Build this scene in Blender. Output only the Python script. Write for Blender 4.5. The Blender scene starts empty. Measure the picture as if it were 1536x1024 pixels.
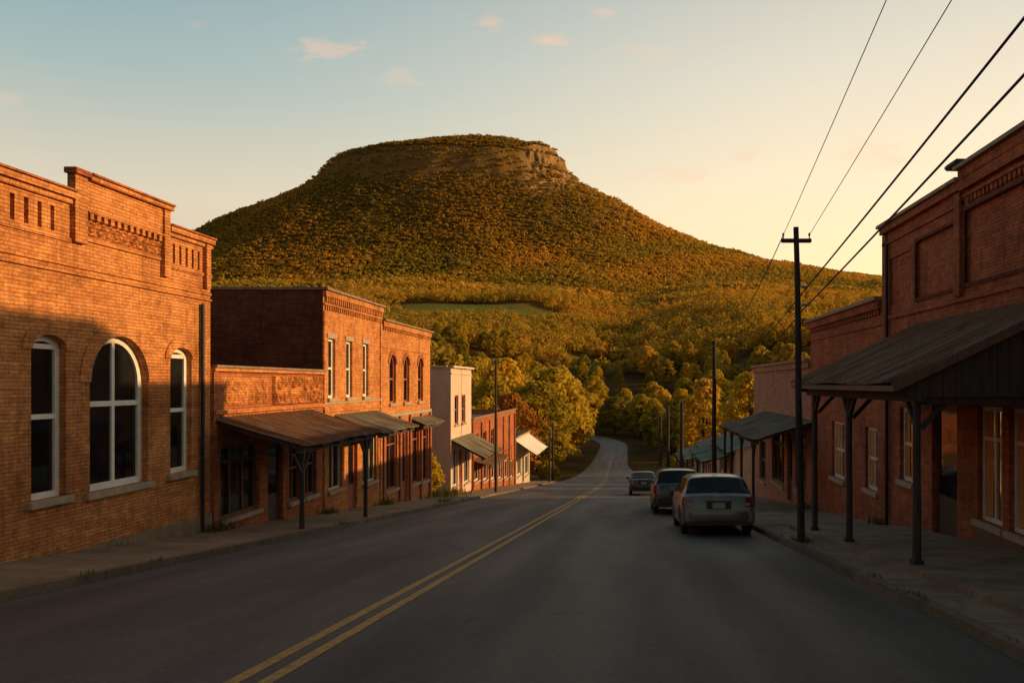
import bpy, bmesh, math, random
import numpy as np
from mathutils import Vector, Matrix
R = math.radians
rnd = random.Random(5)
rs = np.random.RandomState(11)
sc = bpy.context.scene
col = sc.collection
CZ = 1.7
SL = 125/1200
ORG = {}

# ------------------------------------------------------------------ ground functions
YA, YB = 95., 240.
def gz(y):
    if y < YA: return -SL*y
    k = (SL+.006)/(2*(YB-YA))
    if y < YB:
        t = y-YA
        return -SL*YA - SL*t + k*t*t
    t = YB-YA
    return -SL*YA - SL*t + k*t*t + .006*(y-YB)
gzv = np.vectorize(gz, otypes=[float])
def sstep(a, b, x):
    t = np.clip((x-a)/(b-a), 0, 1); return t*t*(3-2*t)
PLx = [0,110,168,184,200,216,236,280,335,380,480,650,900,1300]
PLz = [359,345,335,324,306,292,279,259,232,207,160,95,40,0]
PRx = [0,70,110,140,150,157,167,175,187,193,220,270,320,370,420,470,520,645,900,1200,1700]
PRz = [359,366,361,351,348,336,333,311,305,296,281,254,229,208,189,174,163,143,105,58,0]
PSz = [359,364,357,345,341,337,332,326,315,309,281,254,229,208,189,174,163,143,105,58,0]
YC = 1800.; XCM = -390.
def rightrim(X): return sstep(-232, -196, X)
def wob(x, y, s):
    return (np.sin(x*s+1.3*np.sin(y*s*.7+1))+np.sin(y*s*1.1+1.7*np.sin(x*s*.6+2))+np.sin((x+y)*s*.73+4)+np.sin((x-y)*s*1.37+.5))*.25
def T(x, y):
    x = np.asarray(x, float); y = np.asarray(y, float)
    b = gzv(np.minimum(y, 280)) - .07
    b = b + np.minimum(15, np.maximum(0, np.abs(x)-16)*.2)*sstep(90, 200, y)
    yy = np.clip(y, 280, 1040)
    b = b + .165*(yy-280)*sstep(270, 420, y) + 2*sstep(585, 720, y)
    amp = sstep(330, 700, y)*9
    b = b + amp*(wob(x, y, .021) + .5*wob(x+90, y, .05))*(1-.75*np.exp(-((x+130)/120)**2-((y-650)/120)**2))
    dx = (x-XCM)/1.5; dy = 2.0*(YC-y)/1.5
    rrm = rightrim(x)
    wv = 4*wob(x, y, .05)+2.5*wob(x, y, .13)+rrm*(5.0*np.abs(wob(x, y*.5, .17))+2.6*wob(x, y, .4)-2)
    r = np.sqrt(dx*dx+dy*dy)+1e-6
    w = .5+.5*dx/r
    far_ = sstep(215, 380, r)
    rr = np.maximum(0, r + wv + (16*wob(x, y, .011)+9*wob(x, y, .03))*far_)
    pr = np.interp(rr, PRx, PRz)*rrm+np.interp(rr, PRx, PSz)*(1-rrm)
    m = 1.5*(np.interp(rr, PLx, PLz)*(1-w)+pr*w)
    sm = sstep(500, 1000, y)
    m = m*sm - 90*(1-sm)
    k = 12.
    h = np.clip(.5+.5*(m-b)/k, 0, 1)
    return b*(1-h)+m*h + k*h*(1-h)*.5
def meadow(x, y):
    a = ((x+128)/84)**2+((y-650)/66)**2
    b = ((x+20)/24)**2+((y-455)/27)**2
    return np.clip(1.4-np.minimum(a, b)+.5*wob(x, y, .06)+.25*wob(x, y, .16), 0, 1)

# ------------------------------------------------------------------ materials
def newmat(name):
    m = bpy.data.materials.new(name); m.use_nodes = True
    nt = m.node_tree; b = nt.nodes['Principled BSDF']
    return m, nt, b
def nd(nt, t, **kw):
    n = nt.nodes.new(t)
    for k, v in kw.items(): setattr(n, k, v)
    return n
def mixc(nt, a, b, fac, mode='MIX'):
    n = nt.nodes.new('ShaderNodeMix'); n.data_type = 'RGBA'; n.blend_type = mode
    for sock, v in ((0, fac), (6, a), (7, b)):
        if hasattr(v, 'is_output'): nt.links.new(v, n.inputs[sock])
        else: n.inputs[sock].default_value = v if sock == 0 else (*v[:3], 1)
    return n.outputs[2]
def mth(nt, op, a, b=None, c=None, clamp=False):
    n = nt.nodes.new('ShaderNodeMath'); n.operation = op; n.use_clamp = clamp
    for i, v in enumerate((a, b, c)):
        if v is None: continue
        if hasattr(v, 'is_output'): nt.links.new(v, n.inputs[i])
        else: n.inputs[i].default_value = v
    return n.outputs[0]
def ramp(nt, fac, stops):
    n = nt.nodes.new('ShaderNodeValToRGB'); nt.links.new(fac, n.inputs[0])
    e = n.color_ramp.elements
    while len(e) < len(stops): e.new(.5)
    for el, (p, c) in zip(e, stops):
        el.position = p; el.color = (*c, 1) if len(c) == 3 else c
    return n.outputs[0]
def g(v): return (v, v, v)
def noise_out(nt, vec, scale, detail=5, rough=.6, dist=0):
    n = nd(nt, 'ShaderNodeTexNoise'); n.inputs['Scale'].default_value = scale
    n.inputs['Detail'].default_value = detail; n.inputs['Roughness'].default_value = rough
    n.inputs['Distortion'].default_value = dist
    if vec: nt.links.new(vec, n.inputs['Vector'])
    return n.outputs['Fac']
def objco(nt, scale=None):
    tc = nd(nt, 'ShaderNodeTexCoord')
    if scale is None: return tc.outputs['Object']
    mp = nd(nt, 'ShaderNodeMapping'); mp.inputs['Scale'].default_value = scale
    nt.links.new(tc.outputs['Object'], mp.inputs['Vector']); return mp.outputs[0]
def bump(nt, b, h, strength, dist=.02):
    n = nd(nt, 'ShaderNodeBump'); n.inputs['Strength'].default_value = strength
    n.inputs['Distance'].default_value = dist
    nt.links.new(h, n.inputs['Height']); nt.links.new(n.outputs[0], b.inputs['Normal'])
def simple(name, base, rough=.8, var=.35, scale=4, bmp=.3, metal=0, sc3=None, spec=.5, coat=0, bd=.01, base2=None):
    m, nt, b = newmat(name)
    v = objco(nt, sc3)
    n1 = noise_out(nt, v, scale, 6, .65); n2 = noise_out(nt, v, scale*9, 4, .6)
    f = mth(nt, 'ADD', mth(nt, 'MULTIPLY', n1, .65), mth(nt, 'MULTIPLY', n2, .35))
    lo = tuple(c*(1-var) for c in base); hi = tuple(min(1, c*(1+var)) for c in base)
    c = ramp(nt, f, [(.36, lo), (.64, hi)])
    if base2: c = mixc(nt, c, base2, ramp(nt, noise_out(nt, objco(nt), 1.1, 6, .7), [(.42, g(0)), (.6, g(.8))]))
    nt.links.new(c, b.inputs['Base Color'])
    b.inputs['Roughness'].default_value = rough; b.inputs['Metallic'].default_value = metal
    b.inputs['Specular IOR Level'].default_value = spec; b.inputs['Coat Weight'].default_value = coat
    if bmp: bump(nt, b, f, bmp, bd)
    return m
def brickmat(name, c1, c2, mortar, stain=(.42, .32, .26)):
    m, nt, b = newmat(name)
    tc = nd(nt, 'ShaderNodeTexCoord'); sp = nd(nt, 'ShaderNodeSeparateXYZ'); nt.links.new(tc.outputs['Object'], sp.inputs[0])
    cb = nd(nt, 'ShaderNodeCombineXYZ')
    o = tc.outputs['Object']
    wv = noise_out(nt, o, 1.2, 3, .5)
    nt.links.new(mth(nt, 'ADD', sp.outputs[0], sp.outputs[1]), cb.inputs[0]); nt.links.new(mth(nt, 'ADD', sp.outputs[2], mth(nt, 'MULTIPLY', wv, .03)), cb.inputs[1])
    br = nd(nt, 'ShaderNodeTexBrick'); nt.links.new(cb.outputs[0], br.inputs['Vector'])
    br.inputs['Scale'].default_value = 1; br.inputs['Brick Width'].default_value = .22; br.inputs['Row Height'].default_value = .068
    br.inputs['Mortar Size'].default_value = .008; br.inputs['Mortar Smooth'].default_value = .5; br.inputs['Bias'].default_value = -.1
    br.inputs['Color1'].default_value = (*c1, 1); br.inputs['Color2'].default_value = (*c2, 1); br.inputs['Mortar'].default_value = (*mortar, 1)
    big = noise_out(nt, o, .6, 8, .72, .6); mid = noise_out(nt, o, 5, 7, .8); fine = noise_out(nt, o, 40, 3, .7)
    rows = noise_out(nt, objco(nt, (.5, .5, 11)), 1.4, 5, .7)
    drip = noise_out(nt, objco(nt, (3.5, 3.5, .35)), 1.3, 6, .7)
    c = mixc(nt, br.outputs['Color'], stain, ramp(nt, big, [(.42, g(0)), (.66, g(.7))]), 'MULTIPLY')
    c = mixc(nt, c, (.55, .46, .40), ramp(nt, drip, [(.5, g(0)), (.68, g(.55))]), 'MULTIPLY')
    c = mixc(nt, c, ramp(nt, mid, [(.3, g(.5)), (.7, g(1.45))]), .85, 'MULTIPLY')
    c = mixc(nt, c, ramp(nt, rows, [(.35, g(.74)), (.65, g(1.2))]), .8, 'MULTIPLY')
    c = mixc(nt, c, ramp(nt, fine, [(.3, g(.75)), (.7, g(1.25))]), .8, 'MULTIPLY')
    nt.links.new(c, b.inputs['Base Color']); b.inputs['Roughness'].default_value = .9
    b.inputs['Specular IOR Level'].default_value = .25
    hgt = mth(nt, 'ADD', mth(nt, 'MULTIPLY', br.outputs['Fac'], -.7), mth(nt, 'ADD', mth(nt, 'MULTIPLY', fine, .6), mth(nt, 'MULTIPLY', mid, 1.2)))
    bump(nt, b, hgt, 1, .018)
    return m
M = {}
M['brick_orange'] = brickmat('brick_orange', (.76, .32, .105), (.62, .235, .072), (.42, .19, .08))
M['brick_red'] = brickmat('brick_red', (.56, .19, .075), (.43, .135, .055), (.30, .135, .07))
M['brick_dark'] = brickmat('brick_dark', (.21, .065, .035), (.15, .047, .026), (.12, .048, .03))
M['brick_rose'] = brickmat('brick_rose', (.50, .155, .065), (.39, .115, .05), (.27, .11, .06))
M['brick_pinkpaint'] = brickmat('brick_pinkpaint', (.52, .27, .18), (.48, .23, .16), (.38, .2, .14), (.7, .6, .55))
M['stucco'] = simple('pale_pink_stucco', (.62, .44, .35), .9, .16, 1.2, .3)
M['stucco_cream'] = simple('cream_stucco', (.5, .40, .29), .9, .2, 1.2, .3)
M['stone'] = simple('stone_trim', (.36, .28, .20), .85, .25, 6, .4)
M['foundation'] = simple('stained_foundation', (.22, .155, .10), .9, .4, 3, .5)
M['white'] = simple('white_paint', (.76, .72, .65), .5, .12, 5, .15)
M['whitetrim'] = simple('weathered_white_paint', (.6, .53, .44), .6, .25, 4, .2)
M['redwood'] = simple('red_painted_wood', (.30, .09, .045), .7, .3, 5, .3)
M['wood'] = simple('dark_weathered_wood', (.045, .033, .026), .85, .5, 3, .5, sc3=(6, 6, .7))
M['boards'] = simple('dark_gable_boards', (.055, .036, .025), .85, .5, 3, .6, sc3=(7, 7, .5))
M['brownwood'] = simple('brown_wood', (.14, .075, .042), .75, .4, 4, .4, sc3=(5, 5, .8))
M['metal_roof'] = simple('rusty_tin', (.15, .10, .07), .85, .6, 2.2, .5, .0, sc3=(.7, 3.5, .7), spec=.2, base2=(.20, .085, .035))
M['metal_green'] = simple('green_grey_tin', (.20, .195, .145), .7, .4, 2, .3, .05, sc3=(.7, 3.5, .7), spec=.3, base2=(.16, .10, .06))
M['metal_teal'] = simple('teal_tin', (.11, .145, .115), .7, .35, 2, .3, .0, spec=.25)
M['tar'] = simple('tar_roof', (.06, .055, .05), .95, .3, 2, .3)
M['coping'] = simple('metal_coping', (.24, .16, .11), .7, .4, 4, .3, .05)
M['iron'] = simple('black_iron', (.02, .019, .018), .6, .3, 6, .2, .3)
M['pole'] = simple('creosoted_pole', (.035, .026, .02), .9, .5, 3, .5, sc3=(8, 8, .6))
M['ceramic'] = simple('insulator', (.2, .19, .17), .3, .2, 6, 0)
M['rubber'] = simple('tyre_rubber', (.018, .018, .018), .85, .3, 8, .2)
M['rim'] = simple('alloy_rim', (.22, .22, .22), .4, .15, 8, 0, .8)
M['bumper_plastic'] = simple('dark_trim_plastic', (.03, .03, .032), .6, .2, 8, .1)
M['plate'] = simple('licence_plate_paint', (.3, .3, .27), .5, .1, 20, 0)
M['chrome'] = simple('chrome', (.4, .4, .4), .25, .05, 5, 0, 1)
def lampmat(name, c):
    m, nt, b = newmat(name); b.inputs['Base Color'].default_value = (*c, 1); b.inputs['Roughness'].default_value = .15
    b.inputs['Coat Weight'].default_value = .5; return m
M['tail'] = lampmat('tail_lamp_lens', (.20, .012, .01)); M['head'] = lampmat('head_lamp_lens', (.35, .35, .35))
def paint(name, c, metal=.5):
    m, nt, b = newmat(name)
    n = noise_out(nt, objco(nt), 3, 5, .6)
    nt.links.new(mixc(nt, c, tuple(x*.68 for x in c), ramp(nt, n, [(.4, g(0)), (.75, g(1))])), b.inputs['Base Color'])
    b.inputs['Metallic'].default_value = metal; b.inputs['Roughness'].default_value = .4
    b.inputs['Coat Weight'].default_value = .5; b.inputs['Coat Roughness'].default_value = .15
    return m
M['paint_silver'] = paint('dusty_silver_paint', (.17, .163, .155)); M['paint_dark'] = paint('dark_grey_paint', (.04, .04, .042)); M['paint_grey'] = paint('grey_green_paint', (.065, .066, .064))
def glassmat(name, c, rough=.06, ior=1.45):
    m, nt, b = newmat(name)
    n = noise_out(nt, objco(nt), 1.3, 4, .6)
    nt.links.new(mixc(nt, c, tuple(x*2.6+.006 for x in c), ramp(nt, n, [(.45, g(0)), (.8, g(1))])), b.inputs['Base Color'])
    b.inputs['Roughness'].default_value = rough; b.inputs['IOR'].default_value = ior
    bump(nt, b, noise_out(nt, objco(nt), .9, 2, .5), .12, .05)
    return m
M['glass'] = glassmat('dark_window_glass', (.006, .006, .007)); M['carglass'] = glassmat('tinted_car_glass', (.008, .009, .01), .04)
M['glass_reflection'] = glassmat('amber_reflection_glass', (.10, .045, .012), .04, 2.4)  # amber base colour stands in for warm reflections in the panes
M['curtain'] = simple('reflection_amber_curtain', (.55, .24, .055), .9, .35, 2, .4, sc3=(1, 10, .3))  # warm window reflection painted into the cloth as amber
M['door'] = simple('dark_door_paint', (.05, .028, .02), .6, .3, 5, .2)
M['wire'] = simple('wire_jacket', (.012, .011, .01), .6, .2, 5, 0)
def asphalt():
    m, nt, b = newmat('asphalt'); o = objco(nt)
    sp = nd(nt, 'ShaderNodeSeparateXYZ'); nt.links.new(o, sp.inputs[0])
    lanes = noise_out(nt, objco(nt, (.9, .01, 1)), 1.0, 3, .5)
    patch = noise_out(nt, o, 1.1, 9, .82); fine = noise_out(nt, o, 14, 8, .85); grit = noise_out(nt, o, 90, 3, .85)
    c = ramp(nt, patch, [(.3, (.056, .046, .041)), (.72, (.080, .065, .056))])
    c = mixc(nt, c, ramp(nt, lanes, [(.35, g(.78)), (.65, g(1.25))]), 1, 'MULTIPLY')
    far_sun = nd(nt, 'ShaderNodeMapRange'); nt.links.new(sp.outputs[1], far_sun.inputs[0]); far_sun.inputs[1].default_value = 36; far_sun.inputs[2].default_value = 140; far_sun.inputs[4].default_value = .65
    c = mixc(nt, c, ramp(nt, patch, [(.3, (.14, .10, .07)), (.7, (.20, .145, .10))]), far_sun.outputs[0])  # paler, warmer colour with distance stands in for sunlight on the far road
    c = mixc(nt, c, ramp(nt, fine, [(.32, g(.62)), (.68, g(1.4))]), 1, 'MULTIPLY')
    c = mixc(nt, c, ramp(nt, grit, [(.35, g(.5)), (.7, g(1.6))]), .9, 'MULTIPLY')
    vo = nd(nt, 'ShaderNodeTexVoronoi', feature='DISTANCE_TO_EDGE'); vo.inputs['Scale'].default_value = .28
    mv = nd(nt, 'ShaderNodeMapping'); mv.inputs['Scale'].default_value = (1, .55, 1)
    wn = nd(nt, 'ShaderNodeTexNoise'); wn.inputs['Scale'].default_value = 1.6; wn.inputs['Detail'].default_value = 6; nt.links.new(o, wn.inputs['Vector'])
    ad = nd(nt, 'ShaderNodeVectorMath', operation='ADD'); nt.links.new(o, ad.inputs[0])
    s2 = nd(nt, 'ShaderNodeVectorMath', operation='SCALE'); nt.links.new(wn.outputs['Color'], s2.inputs[0]); s2.inputs['Scale'].default_value = 1.3
    nt.links.new(s2.outputs[0], ad.inputs[1]); nt.links.new(ad.outputs[0], mv.inputs[0]); nt.links.new(mv.outputs[0], vo.inputs['Vector'])
    crack = ramp(nt, vo.outputs['Distance'], [(.0, g(1)), (.008, g(0))])
    cm = mth(nt, 'MULTIPLY', crack, ramp(nt, noise_out(nt, o, .22, 3, .5), [(.45, g(0)), (.58, g(.75))]))
    c = mixc(nt, c, (.014, .013, .012), cm)
    nt.links.new(c, b.inputs['Base Color']); b.inputs['Specular IOR Level'].default_value = .4
    nt.links.new(ramp(nt, lanes, [(.3, g(.78)), (.7, g(.6))]), b.inputs['Roughness'])
    bump(nt, b, mth(nt, 'ADD', mth(nt, 'MULTIPLY', grit, .6), mth(nt, 'MULTIPLY', fine, .6)), .7, .014)
    return m
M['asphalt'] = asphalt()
def concrete(name, base, joint=1.6):
    m, nt, b = newmat(name); o = objco(nt)
    br = nd(nt, 'ShaderNodeTexBrick'); br.offset = 0
    nt.links.new(o, br.inputs['Vector'])
    br.inputs['Scale'].default_value = 1; br.inputs['Brick Width'].default_value = 40; br.inputs['Row Height'].default_value = joint; br.inputs['Mortar Size'].default_value = .014
    br.inputs['Color1'].default_value = (1, 1, 1, 1); br.inputs['Color2'].default_value = (.78, .78, .78, 1); br.inputs['Mortar'].default_value = (.22, .2, .18, 1)
    big = noise_out(nt, o, 1.1, 8, .78, .4); f = noise_out(nt, o, 26, 5, .8)
    c = ramp(nt, big, [(.32, tuple(x*.42 for x in base)), (.68, tuple(x*1.3 for x in base))])
    c = mixc(nt, c, br.outputs['Color'], 1, 'MULTIPLY'); c = mixc(nt, c, ramp(nt, f, [(.3, g(.6)), (.7, g(1.35))]), .9, 'MULTIPLY')
    nt.links.new(c, b.inputs['Base Color']); b.inputs['Roughness'].default_value = .9
    bump(nt, b, f, .6, .012); return m
M['concrete'] = concrete('sidewalk_concrete', (.26, .175, .105)); M['kerb'] = concrete('kerb_concrete', (.17, .12, .08), 3.0)
def yellow():
    m, nt, b = newmat('worn_yellow_paint'); o = objco(nt)
    n = noise_out(nt, o, 9, 6, .75); n2 = noise_out(nt, o, 60, 3, .8)
    c = mixc(nt, (.50, .24, .02), (.10, .07, .04), ramp(nt, mth(nt, 'ADD', mth(nt, 'MULTIPLY', n, .6), mth(nt, 'MULTIPLY', n2, .4)), [(.46, g(0)), (.60, g(.9))]))
    nt.links.new(c, b.inputs['Base Color']); b.inputs['Roughness'].default_value = .7; return m
M['yellow'] = yellow()
def groundmat():
    m, nt, b = newmat('ground_cover'); o = objco(nt)
    at = nd(nt, 'ShaderNodeAttribute', attribute_name='mask'); sp = nd(nt, 'ShaderNodeSeparateColor'); nt.links.new(at.outputs['Color'], sp.inputs[0])
    n = noise_out(nt, o, .08, 8, .7); f = noise_out(nt, o, 1.7, 5, .75)
    forest = ramp(nt, n, [(.35, (.15, .09, .022)), (.65, (.28, .155, .032))])
    forest = mixc(nt, forest, ramp(nt, f, [(.3, g(.6)), (.7, g(1.3))]), 1, 'MULTIPLY')
    mead = ramp(nt, n, [(.35, (.16, .19, .025)), (.65, (.28, .28, .045))])
    c = mixc(nt, forest, mead, sp.outputs[0])
    rv = noise_out(nt, objco(nt, (.09, .09, .02)), 1.6, 9, .85)
    rock = ramp(nt, rv, [(.38, (.05, .028, .015)), (.46, (.32, .18, .08)), (.56, (.56, .34, .15)), (.7, (.70, .46, .22))])
    c = mixc(nt, c, rock, sp.outputs[1])
    nt.links.new(c, b.inputs['Base Color']); b.inputs['Roughness'].default_value = 1; b.inputs['Specular IOR Level'].default_value = .1
    bump(nt, b, rv, 1, 10)
    return m
M['ground'] = groundmat()
def leafmat(name, stops, scale=.25, attr=False, tl=.45):
    m, nt, b = newmat(name)
    if attr:
        at = nd(nt, 'ShaderNodeAttribute', attribute_name='tint'); c = at.outputs['Color']
        n = noise_out(nt, objco(nt), .35, 4, .7)
        c = mixc(nt, c, ramp(nt, n, [(.3, g(.82)), (.7, g(1.2))]), 1, 'MULTIPLY')
    else:
        oi = nd(nt, 'ShaderNodeObjectInfo'); n = noise_out(nt, objco(nt), scale, 4, .7); n2 = noise_out(nt, objco(nt), 2.2, 3, .7)
        f = mth(nt, 'ADD', mth(nt, 'MULTIPLY', n, .4), mth(nt, 'ADD', mth(nt, 'MULTIPLY', n2, .25), mth(nt, 'MULTIPLY', oi.outputs['Random'], .35)))
        c = ramp(nt, f, stops)
    nt.links.new(c, b.inputs['Base Color']); b.inputs['Roughness'].default_value = .75; b.inputs['Specular IOR Level'].default_value = .2
    tr = nd(nt, 'ShaderNodeBsdfTranslucent'); nt.links.new(c, tr.inputs[0])
    mx = nd(nt, 'ShaderNodeMixShader'); mx.inputs[0].default_value = tl
    nt.links.new(b.outputs[0], mx.inputs[1]); nt.links.new(tr.outputs[0], mx.inputs[2])
    nt.links.new(mx.outputs[0], nt.nodes['Material Output'].inputs[0])
    return m
M['leaf'] = leafmat('yellow_green_leaves', [(.25, (.28, .22, .018)), (.5, (.54, .37, .025)), (.72, (.70, .42, .035))])
M['leaf_autumn'] = leafmat('russet_leaves', [(.3, (.20, .085, .014)), (.5, (.36, .14, .02)), (.7, (.48, .22, .03))])
M['leaf_dark'] = leafmat('olive_leaves', [(.25, (.17, .15, .018)), (.5, (.34, .25, .024)), (.72, (.54, .33, .032))])
M['forest'] = leafmat('forest_canopy', None, attr=True)
M['grass'] = leafmat('weed_blades', [(.3, (.06, .07, .02)), (.7, (.14, .12, .04))], 2)
M['bark'] = simple('tree_bark', (.07, .05, .035), .95, .4, 3, .6)

# ------------------------------------------------------------------ helpers
def empty(name, loc, label, cat, group=None, rot=None):
    o = bpy.data.objects.new(name, None); col.objects.link(o); o.location = loc
    if rot: o.rotation_euler = rot
    o['label'] = label; o['category'] = cat
    if group: o['group'] = group
    o.empty_display_size = .3
    ORG[o.name] = Vector(loc); return o
def tag(o, label, cat, group=None):
    o['label'] = label; o['category'] = cat
    if group: o['group'] = group
    return o
def sharp(me, ang=35):
    me.polygons.foreach_set('use_smooth', [True]*len(me.polygons))
    try: me.set_sharp_from_angle(angle=R(ang))
    except Exception: pass
def mk(name, bm, mat, parent=None, smooth=False, local=False, bevel=0):
    org = Vector((0, 0, 0))
    if parent is not None and not local: org = ORG.get(parent.name, org)
    if bevel:
        bmesh.ops.bevel(bm, geom=bm.edges[:], offset=bevel, segments=2, affect='EDGES', clamp_overlap=True)
    bmesh.ops.translate(bm, verts=bm.verts, vec=-org)
    me = bpy.data.meshes.new(name); bm.to_mesh(me); bm.free()
    me.materials.append(mat)
    if smooth: sharp(me)
    o = bpy.data.objects.new(name, me); col.objects.link(o)
    if parent is not None: o.parent = parent
    ORG[o.name] = org
    return o
def struct(o): o['kind'] = 'structure'; return o
def box(bm, a, b):
    x0, y0, z0 = a; x1, y1, z1 = b
    v = [bm.verts.new(p) for p in ((x0, y0, z0), (x1, y0, z0), (x1, y1, z0), (x0, y1, z0), (x0, y0, z1), (x1, y0, z1), (x1, y1, z1), (x0, y1, z1))]
    for f in ((0, 3, 2, 1), (4, 5, 6, 7), (0, 1, 5, 4), (1, 2, 6, 5), (2, 3, 7, 6), (3, 0, 4, 7)):
        bm.faces.new([v[i] for i in f])
def tube(bm, pts, rad, n=10, cap=True):
    pts = [Vector(p) for p in pts]; rings = []
    for i, p in enumerate(pts):
        d = (pts[min(i+1, len(pts)-1)]-pts[max(i-1, 0)]).normalized()
        a = Vector((1, 0, 0)) if abs(d.x) < .9 else Vector((0, 1, 0))
        u = d.cross(a).normalized(); v = d.cross(u)
        r = rad[i] if isinstance(rad, (list, tuple)) else rad
        rings.append([bm.verts.new(p+(u*math.cos(2*math.pi*k/n)+v*math.sin(2*math.pi*k/n))*r) for k in range(n)])
    for a, b in zip(rings, rings[1:]):
        for k in range(n): bm.faces.new((a[k], a[(k+1) % n], b[(k+1) % n], b[k]))
    if cap: bm.faces.new(rings[0]); bm.faces.new(rings[-1][::-1])
def beam(bm, a, b, w, h):
    a = Vector(a); b = Vector(b); d = (b-a).normalized()
    s = d.cross(Vector((0, 0, 1)))
    s = s.normalized() if s.length > .01 else Vector((1, 0, 0))
    t = s.cross(d).normalized()
    vs = []
    for p in (a, b):
        for i, j in ((-1, -1), (1, -1), (1, 1), (-1, 1)): vs.append(bm.verts.new(p+s*i*w/2+t*j*h/2))
    for f in ((0, 1, 2, 3), (7, 6, 5, 4), (0, 4, 5, 1), (1, 5, 6, 2), (2, 6, 7, 3), (3, 7, 4, 0)): bm.faces.new([vs[i] for i in f])
class Fc:
    def __init__(s, o, ud, n): s.o = Vector(o); s.u = Vector(ud); s.n = Vector(n)
    def pt(s, u, z, out=0): return s.o+s.u*u+s.n*out+Vector((0, 0, z))
def fbox(bm, f, u0, u1, z0, z1, o0, o1):
    a = f.pt(u0, z0, o0); b = f.pt(u1, z1, o1)
    box(bm, (min(a.x, b.x), min(a.y, b.y), a.z), (max(a.x, b.x), max(a.y, b.y), b.z))
def quad(bm, pts): return bm.faces.new([bm.verts.new(p) for p in pts])
def wall(bm, f, u0, u1, z0, z1, opens):
    us = sorted(set([u0, u1]+[v for o in opens for v in (o['u0'], o['u1'])]))
    zs = sorted(set([z0, z1]+[v for o in opens for v in (o['z0'], o['z1']+o.get('rise', 0))]))
    for a, b in zip(us, us[1:]):
        for c, d in zip(zs, zs[1:]):
            mu, mz = (a+b)/2, (c+d)/2
            if any(o['u0'] < mu < o['u1'] and o['z0'] < mz < o['z1']+o.get('rise', 0) for o in opens): continue
            quad(bm, [f.pt(a, c), f.pt(b, c), f.pt(b, d), f.pt(a, d)])
    for o in opens:
        a, b, c, d = o['u0'], o['u1'], o['z0'], o['z1']; rise = o.get('rise', 0); dep = -o.get('depth', .22)
        quad(bm, [f.pt(a, c), f.pt(a, c, dep), f.pt(b, c, dep), f.pt(b, c)])
        quad(bm, [f.pt(a, c), f.pt(a, d), f.pt(a, d, dep), f.pt(a, c, dep)])
        quad(bm, [f.pt(b, c), f.pt(b, d), f.pt(b, d, dep), f.pt(b, c, dep)])
        if rise:
            N = 16; cu = (a+b)/2; ra = (b-a)/2; top = d+rise
            pp = [(cu-ra*math.cos(math.pi*i/N), d+rise*math.sin(math.pi*i/N)) for i in range(N+1)]
            for (ua, za), (ub, zb) in zip(pp, pp[1:]):
                if top-za > 1e-5 or top-zb > 1e-5:
                    q = [f.pt(ua, za), f.pt(ub, zb), f.pt(ub, top), f.pt(ua, top)]
                    if top-za < 1e-5: q = q[:3]
                    elif top-zb < 1e-5: q = [q[0], q[1], q[3]]
                    quad(bm, q)
                quad(bm, [f.pt(ua, za), f.pt(ub, zb), f.pt(ub, zb, dep), f.pt(ua, za, dep)])
        else: quad(bm, [f.pt(a, d), f.pt(b, d), f.pt(b, d, dep), f.pt(a, d, dep)])
        if o.get('back'): quad(bm, [f.pt(a, c, dep), f.pt(b, c, dep), f.pt(b, d, dep), f.pt(a, d, dep)])
    bmesh.ops.remove_doubles(bm, verts=bm.verts, dist=1e-4)
def shell(root, mat, f, u0, u1, z0, z1, depth, opens, roof_drop=.45, side_mat=None, roofmat='tar'):
    bm = bmesh.new(); wall(bm, f, u0, u1, z0, z1, opens); mk('wall', bm, M[mat], root)
    bm = bmesh.new()
    for u in (u0, u1): quad(bm, [f.pt(u, z0), f.pt(u, z0, -depth), f.pt(u, z1, -depth), f.pt(u, z1)])
    quad(bm, [f.pt(u0, z0, -depth), f.pt(u1, z0, -depth), f.pt(u1, z1, -depth), f.pt(u0, z1, -depth)])
    bmesh.ops.remove_doubles(bm, verts=bm.verts, dist=1e-4)
    mk('side_wall', bm, M[side_mat or mat], root)
    bm = bmesh.new(); fbox(bm, f, u0+.02, u1-.02, z1-roof_drop-.1, z1-roof_drop, -depth+.02, -.26); mk('roof', bm, M[roofmat], root)
def outline(u0, u1, z0, z1, rise, i, n=16):
    p = [(u0+i, z0+i), (u1-i, z0+i)]
    if rise:
        c = (u0+u1)/2; a = (u1-u0)/2-i; r = max(rise-i, .01)
        p += [(c+a*math.cos(math.pi*k/n), z1+r*math.sin(math.pi*k/n)) for k in range(n+1)]
    else: p += [(u1-i, z1-i), (u0+i, z1-i)]
    return p
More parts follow.
